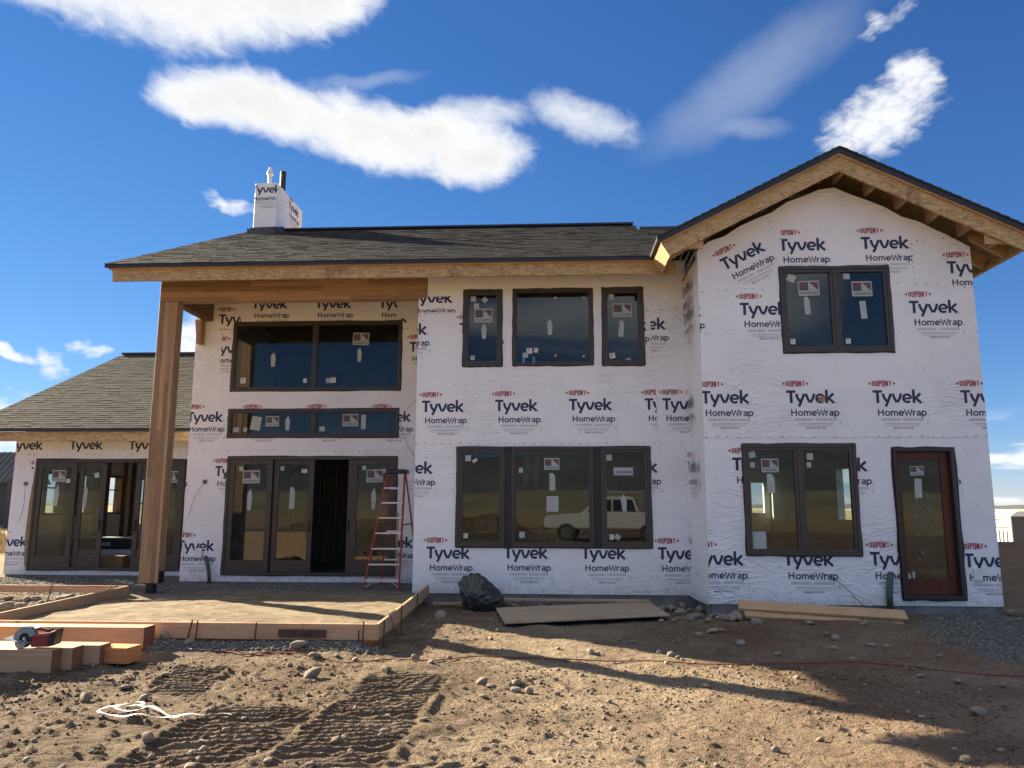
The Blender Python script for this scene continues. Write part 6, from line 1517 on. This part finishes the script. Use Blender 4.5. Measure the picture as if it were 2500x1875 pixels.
# dirt bank with dry grass beyond the low wing
m = MB(); n = 40; rows = 16
P = [[None]*n for _ in range(rows)]
for j in range(rows):
    for i in range(n):
        x = -34+21.0*i/(n-1); y = 22+16*j/(rows-1); t = math.sin(math.pi*j/(rows-1)); u = min(1, (n-1-i)/6)
        P[j][i] = (x, y, -.4+2.1*t*min(1, max(0, (-.69*y-.3-x)/3.0))*(.8+.5*nz(x+y, 4))+.2*nz(x*1.7-y, 1.2)-.3*(1-u))
m.add([p for r_ in P for p in r_], [(j*n+i, j*n+i+1, (j+1)*n+i+1, (j+1)*n+i) for j in range(rows-1) for i in range(n-1)])
tag(m.build('dirt_bank', ['dirt'], None, smooth=True, recalc=False), kind='structure')
def grass(name, n, region, zf_, h, seed):
    rnd = np.random.default_rng(seed); x = rnd.uniform(region[0], region[1], n); y = rnd.uniform(region[2], region[3], n); z = zf_(x, y)
    a = rnd.uniform(0, 3.14, n); hh = h*rnd.uniform(.5, 1.2, n); w = .012+.01*rnd.random(n); lx = rnd.normal(0, .25, n)*hh; ly = rnd.normal(0, .25, n)*hh
    v = np.stack([np.stack([x-np.cos(a)*w, y-np.sin(a)*w, z-.03], -1), np.stack([x+np.cos(a)*w, y+np.sin(a)*w, z-.03], -1), np.stack([x+lx, y+ly, z+hh], -1)], 1)
    f = np.arange(n*3).reshape(n, 3); me_ = raw_mesh(name, v.reshape(-1, 3), f, ['dry_grass']); o = bpy.data.objects.new(name, me_); COL.objects.link(o); return tag(o, kind='stuff')
grass('dry_grass', 16000, (15, 48, 30, 62), lambda x, y: ground_height(x, y, False), .34, 12)
bank = lambda x, y: -.4+2.1*np.sin(np.pi*np.clip((y-22)/16, 0, 1))*np.clip((-.69*y-.3-x)/3.0, 0, 1)*.95-.05
grass('dry_grass', 9000, (-32, -17, 23, 31), bank, .35, 13)

# portable toilet
PT = (23.99, 42.2); zt0 = gz(*PT)
pt = thing('portable_toilet', 'grey portable toilet standing in the dry grass past the right corner', 'portable toilet', (PT[0], PT[1], zt0))
ang = R(-74)
def tl(a, b, z): return (PT[0]+a*math.cos(ang)-b*math.sin(ang), PT[1]+a*math.sin(ang)+b*math.cos(ang), zt0+z)
def tbox(m, a0, a1, b0, b1, z0, z1): return m.hexa([tl(a0, b0, z0), tl(a1, b0, z0), tl(a1, b1, z0), tl(a0, b1, z0)], [tl(a0, b0, z1), tl(a1, b0, z1), tl(a1, b1, z1), tl(a0, b1, z1)])
tbox(MB(), -.60, .60, -.60, .60, .0, .12).build('base', ['toilet_dark'], pt)
tbox(MB(), -.56, .56, -.56, .56, .12, 2.05).build('cabin', ['toilet_light'], pt, bevel=.03)
tbox(MB(), .561, .58, -.56, .56, .12, 2.05).build('side_panel', ['toilet_dark'], pt)
tbox(MB(), -.50, .50, -.575, -.561, .16, 1.98).build('door', ['toilet_light'], pt)
for z0, z1, a0, a1 in ((.75, 1.3, -.28, -.20), (.75, 1.3, -.04, .04), (.75, 1.3, .20, .28), (1.45, 1.5, -.42, .42), (1.85, 1.9, -.42, .42), (.25, .3, -.4, .4)): tbox(MB(), a0, a1, -.595, -.576, z0, z1).build('door_rib', ['toilet_dark'], pt)
m = MB(); n = 10
for i in range(n):
    a0, a1 = -.64+1.28*i/n, -.64+1.28*(i+1)/n; c = lambda a: 2.06+.26*(1-(a/.64)**2)
    m.hexa([tl(-.62, a0, 2.05), tl(.62, a0, 2.05), tl(.62, a1, 2.05), tl(-.62, a1, 2.05)], [tl(-.62, a0, c(a0)), tl(.62, a0, c(a0)), tl(.62, a1, c(a1)), tl(-.62, a1, c(a1))])
m.build('roof', ['toilet_roof'], pt)

# dark barn beyond the bank
bn = thing('barn', 'dark barn with a ribbed metal roof at the far left edge', 'barn', (-47, 53.7, 0))
bx0, bx1, by0, by1 = -60, -38.4, 52, 55.4
MB().box(bx0, bx1, by0, by1, -.5, 3.3).build('wall', ['barn_wall'], bn)
m = MB(); m.hexa([(bx0, by0, 3.3), (bx1, by0, 3.3), (bx1, by1, 3.3), (bx0, by1, 3.3)], [(bx0, 53.6, 4.9), (bx1, 53.6, 4.9), (bx1, 53.8, 4.9), (bx0, 53.8, 4.9)]); m.build('gable', ['barn_wall'], bn)
m = MB()
for s, ya in ((-1, by0-.7), (1, by1+.7)):
    m.hexa([(bx0-.4, 53.7, 5.25), (bx1+.4, 53.7, 5.25), (bx1+.4, ya, 3.05), (bx0-.4, ya, 3.05)], [(bx0-.4, 53.7, 5.35), (bx1+.4, 53.7, 5.35), (bx1+.4, ya, 3.15), (bx0-.4, ya, 3.15)])
rf = m.build('roof', ['barn_metal'], bn)
for x in np.arange(bx0-.4, bx1+.4, .45):
    MB().hexa([(x, 53.7, 5.351), (x+.07, 53.7, 5.351), (x+.07, by0-.7, 3.151), (x, by0-.7, 3.151)], [(x+.02, 53.7, 5.41), (x+.05, 53.7, 5.41), (x+.05, by0-.7, 3.21), (x+.02, by0-.7, 3.21)]).build('roof_rib', ['barn_metal'], rf)

# leafless shrubs near the toilet
def shrub(x, y, h, label, seed):
    rnd = random.Random(seed); z0 = gz(x, y); t = thing('bare_shrub', label, 'shrub', (x, y, z0), None)
    tr = MB(); cr2 = MB()
    for i in range(16):
        a = rnd.uniform(0, 6.28); l = h*rnd.uniform(.5, .8); lean = rnd.uniform(.15, .75)
        p0 = Vector((x, y, z0-.05)); p1 = p0+Vector((math.cos(a)*l*lean, math.sin(a)*l*lean, l)); tr.tube([p0, p0.lerp(p1, .5)+Vector((0, 0, .1*h)), p1], [.03, .02, .008], 5)
        for k_ in range(14):
            q = p0.lerp(p1, rnd.uniform(.3, 1.15))+Vector((rnd.gauss(0, .16*h), rnd.gauss(0, .16*h), rnd.gauss(0, .10*h)))
            e = q+Vector((rnd.gauss(0, .14*h), rnd.gauss(0, .14*h), rnd.uniform(0, .2*h))); cr2.tube([q, e], [.008, .003], 3, caps=False)
            for _ in range(5):
                c = q.lerp(e, rnd.random()); s = rnd.uniform(.03, .07); d = Vector((rnd.gauss(0, 1), rnd.gauss(0, 1), rnd.gauss(0, 1))).normalized()*s; f_ = d.orthogonal().normalized()*s*.7
                cr2.add([c-d, c+f_, c+d, c-f_], [(0, 1, 2, 3)])
    tr.build('trunk', ['bark'], t); cr2.build('crown', ['dry_leaf'], t, recalc=False)
shrub(33.0, 62.0, 2.3, 'bare bushy shrub behind the portable toilet, nearest the house corner', 3)
shrub(40.0, 70.0, 2.0, 'bare shrub at the right edge behind the portable toilet', 4)

# ------------------------------------------------------------------ what lies behind the photographer, mirrored in the panes
def hill_strip(name, y0, y1, x0, x1, hfun, mat, n=140):
    xs_ = np.linspace(x0, x1, n); m = MB(); ym = y0+(y1-y0)*.55
    for i in range(n-1):
        a, b = xs_[i], xs_[i+1]; ha, hb = hfun(a), hfun(b)
        m.add([(a, y0, -3), (b, y0, -3), (b, ym, hb), (a, ym, ha)], [(3, 2, 1, 0)]); m.add([(a, ym, ha), (b, ym, hb), (b, y1, -3), (a, y1, -3)], [(3, 2, 1, 0)])
    return tag(m.build(name, [mat], None, recalc=False), kind='structure')
hill_strip('grass_rise', -180, -420, -500, 500, lambda x: 7.5+5*nz(x, 120), 'hill_grass')
hill_strip('mountains', -2200, -3600, -5200, 5200, lambda x: 210+190*nz(x, 900)+90*nz(x, 260), 'mountain', 300)
hill_strip('spoil_heap', -13, -18, -16, 1.5, lambda x: .5+1.6*nz(x, 2.5)+.6*max(0, 1-abs(x+6)/6), 'dirt', 60)

tk = thing('pickup_truck', 'white pickup truck mirrored in the three part window', 'truck', (2.3, -6.6, .10))
TA = R(8)
def tp(a, b, z): return (2.3+a*math.cos(TA)-b*math.sin(TA), -6.6+a*math.sin(TA)+b*math.cos(TA), .10+z)     # a: along, nose at -a ; b: across, +b faces the house
def tloft(prof, b0, b1, inset=0.0, zs=None):
    """profile (a,z) extruded across; the upper points lean inwards"""
    def q(b, sgn): return [tp(a, b-sgn*(inset*max(0, (z-1.05)/.8)), z) for a, z in prof]
    return MB().hexa(q(b0, -1), q(b1, 1))
body = [(-2.62, .55), (-2.66, .80), (-2.58, 1.08), (-1.10, 1.20), (2.72, 1.22), (2.74, .52)]
tloft(body, -.95, .95).build('body', ['truck_white'], tk, bevel=.05)
cab = [(-1.12, 1.19), (-.42, 1.84), (.10, 1.92), (1.15, 1.90), (1.42, 1.21)]
tloft(cab, -.90, .90, .16).build('cab', ['truck_white'], tk, bevel=.04)
for sgn in (-1, 1):
    for pr in ([(-.86, 1.26), (-.36, 1.74), (.18, 1.80), (.18, 1.26)], [(.26, 1.26), (.26, 1.80), (1.04, 1.78), (1.24, 1.26)]):
        f_ = lambda z: .905-.16*max(0, (z-1.05)/.8)
        m = MB().hexa([tp(a, sgn*(f_(z)-.03), z) for a, z in pr], [tp(a, sgn*(f_(z)+.012), z) for a, z in pr]); m.build('side_window', ['truck_glass'], tk)
    for a0, a1 in ((-.9, .20), (.22, 1.3)):
        MB().hexa([tp(a0+.03, sgn*.952, .62), tp(a1, sgn*.952, .62), tp(a1, sgn*.952, 1.17), tp(a0+.03, sgn*.952, 1.17)], [tp(a0+.03, sgn*.960, .62), tp(a1, sgn*.960, .62), tp(a1, sgn*.960, 1.17), tp(a0+.03, sgn*.960, 1.17)]).build('door', ['truck_white'], tk, bevel=.003)
    for a in (-1.72, 1.72):
        c0, c1 = tp(a, sgn*.70, .38), tp(a, sgn*.97, .38)
        MB().tube([c0, c1], .39, 22).build('tyre', ['tyre_black'], tk); MB().tube([tp(a, sgn*.95, .38), tp(a, sgn*.985, .38)], .23, 16).build('rim', ['chrome'], tk)
    MB().hexa([tp(-2.60, sgn*.62-.14, .86), tp(-2.60, sgn*.62+.14, .86), tp(-2.60, sgn*.62+.14, 1.02), tp(-2.60, sgn*.62-.14, 1.02)], [tp(-2.68, sgn*.62-.14, .86), tp(-2.68, sgn*.62+.14, .86), tp(-2.66, sgn*.62+.14, 1.02), tp(-2.66, sgn*.62-.14, 1.02)]).build('headlight', ['chrome'], tk)
MB().hexa([tp(-1.06, -.76, 1.24), tp(-1.06, .76, 1.24), tp(-.47, .68, 1.78), tp(-.47, -.68, 1.78)], [tp(-1.12, -.76, 1.25), tp(-1.12, .76, 1.25), tp(-.53, .68, 1.79), tp(-.53, -.68, 1.79)]).build('windscreen', ['truck_glass'], tk)
MB().hexa([tp(-2.66, -.9, .48), tp(-2.66, .9, .48), tp(-2.66, .9, .70), tp(-2.66, -.9, .70)], [tp(-2.76, -.86, .50), tp(-2.76, .86, .50), tp(-2.76, .86, .70), tp(-2.76, -.86, .70)]).build('bumper', ['plastic_black'], tk)
for sgn in (-1, 1):
    for a in (-.9, 1.5, 2.5): MB().bar(tp(a, sgn*.74, 1.22 if a > 1.3 else 1.9 if a > -.5 else 1.86), tp(a, sgn*.74, 2.10), .05, .05).build('rack_post', ['aluminium'], tk)
    MB().bar(tp(-1.1, sgn*.74, 2.12), tp(2.6, sgn*.74, 2.12), .05, .05).build('rack_rail', ['aluminium'], tk)
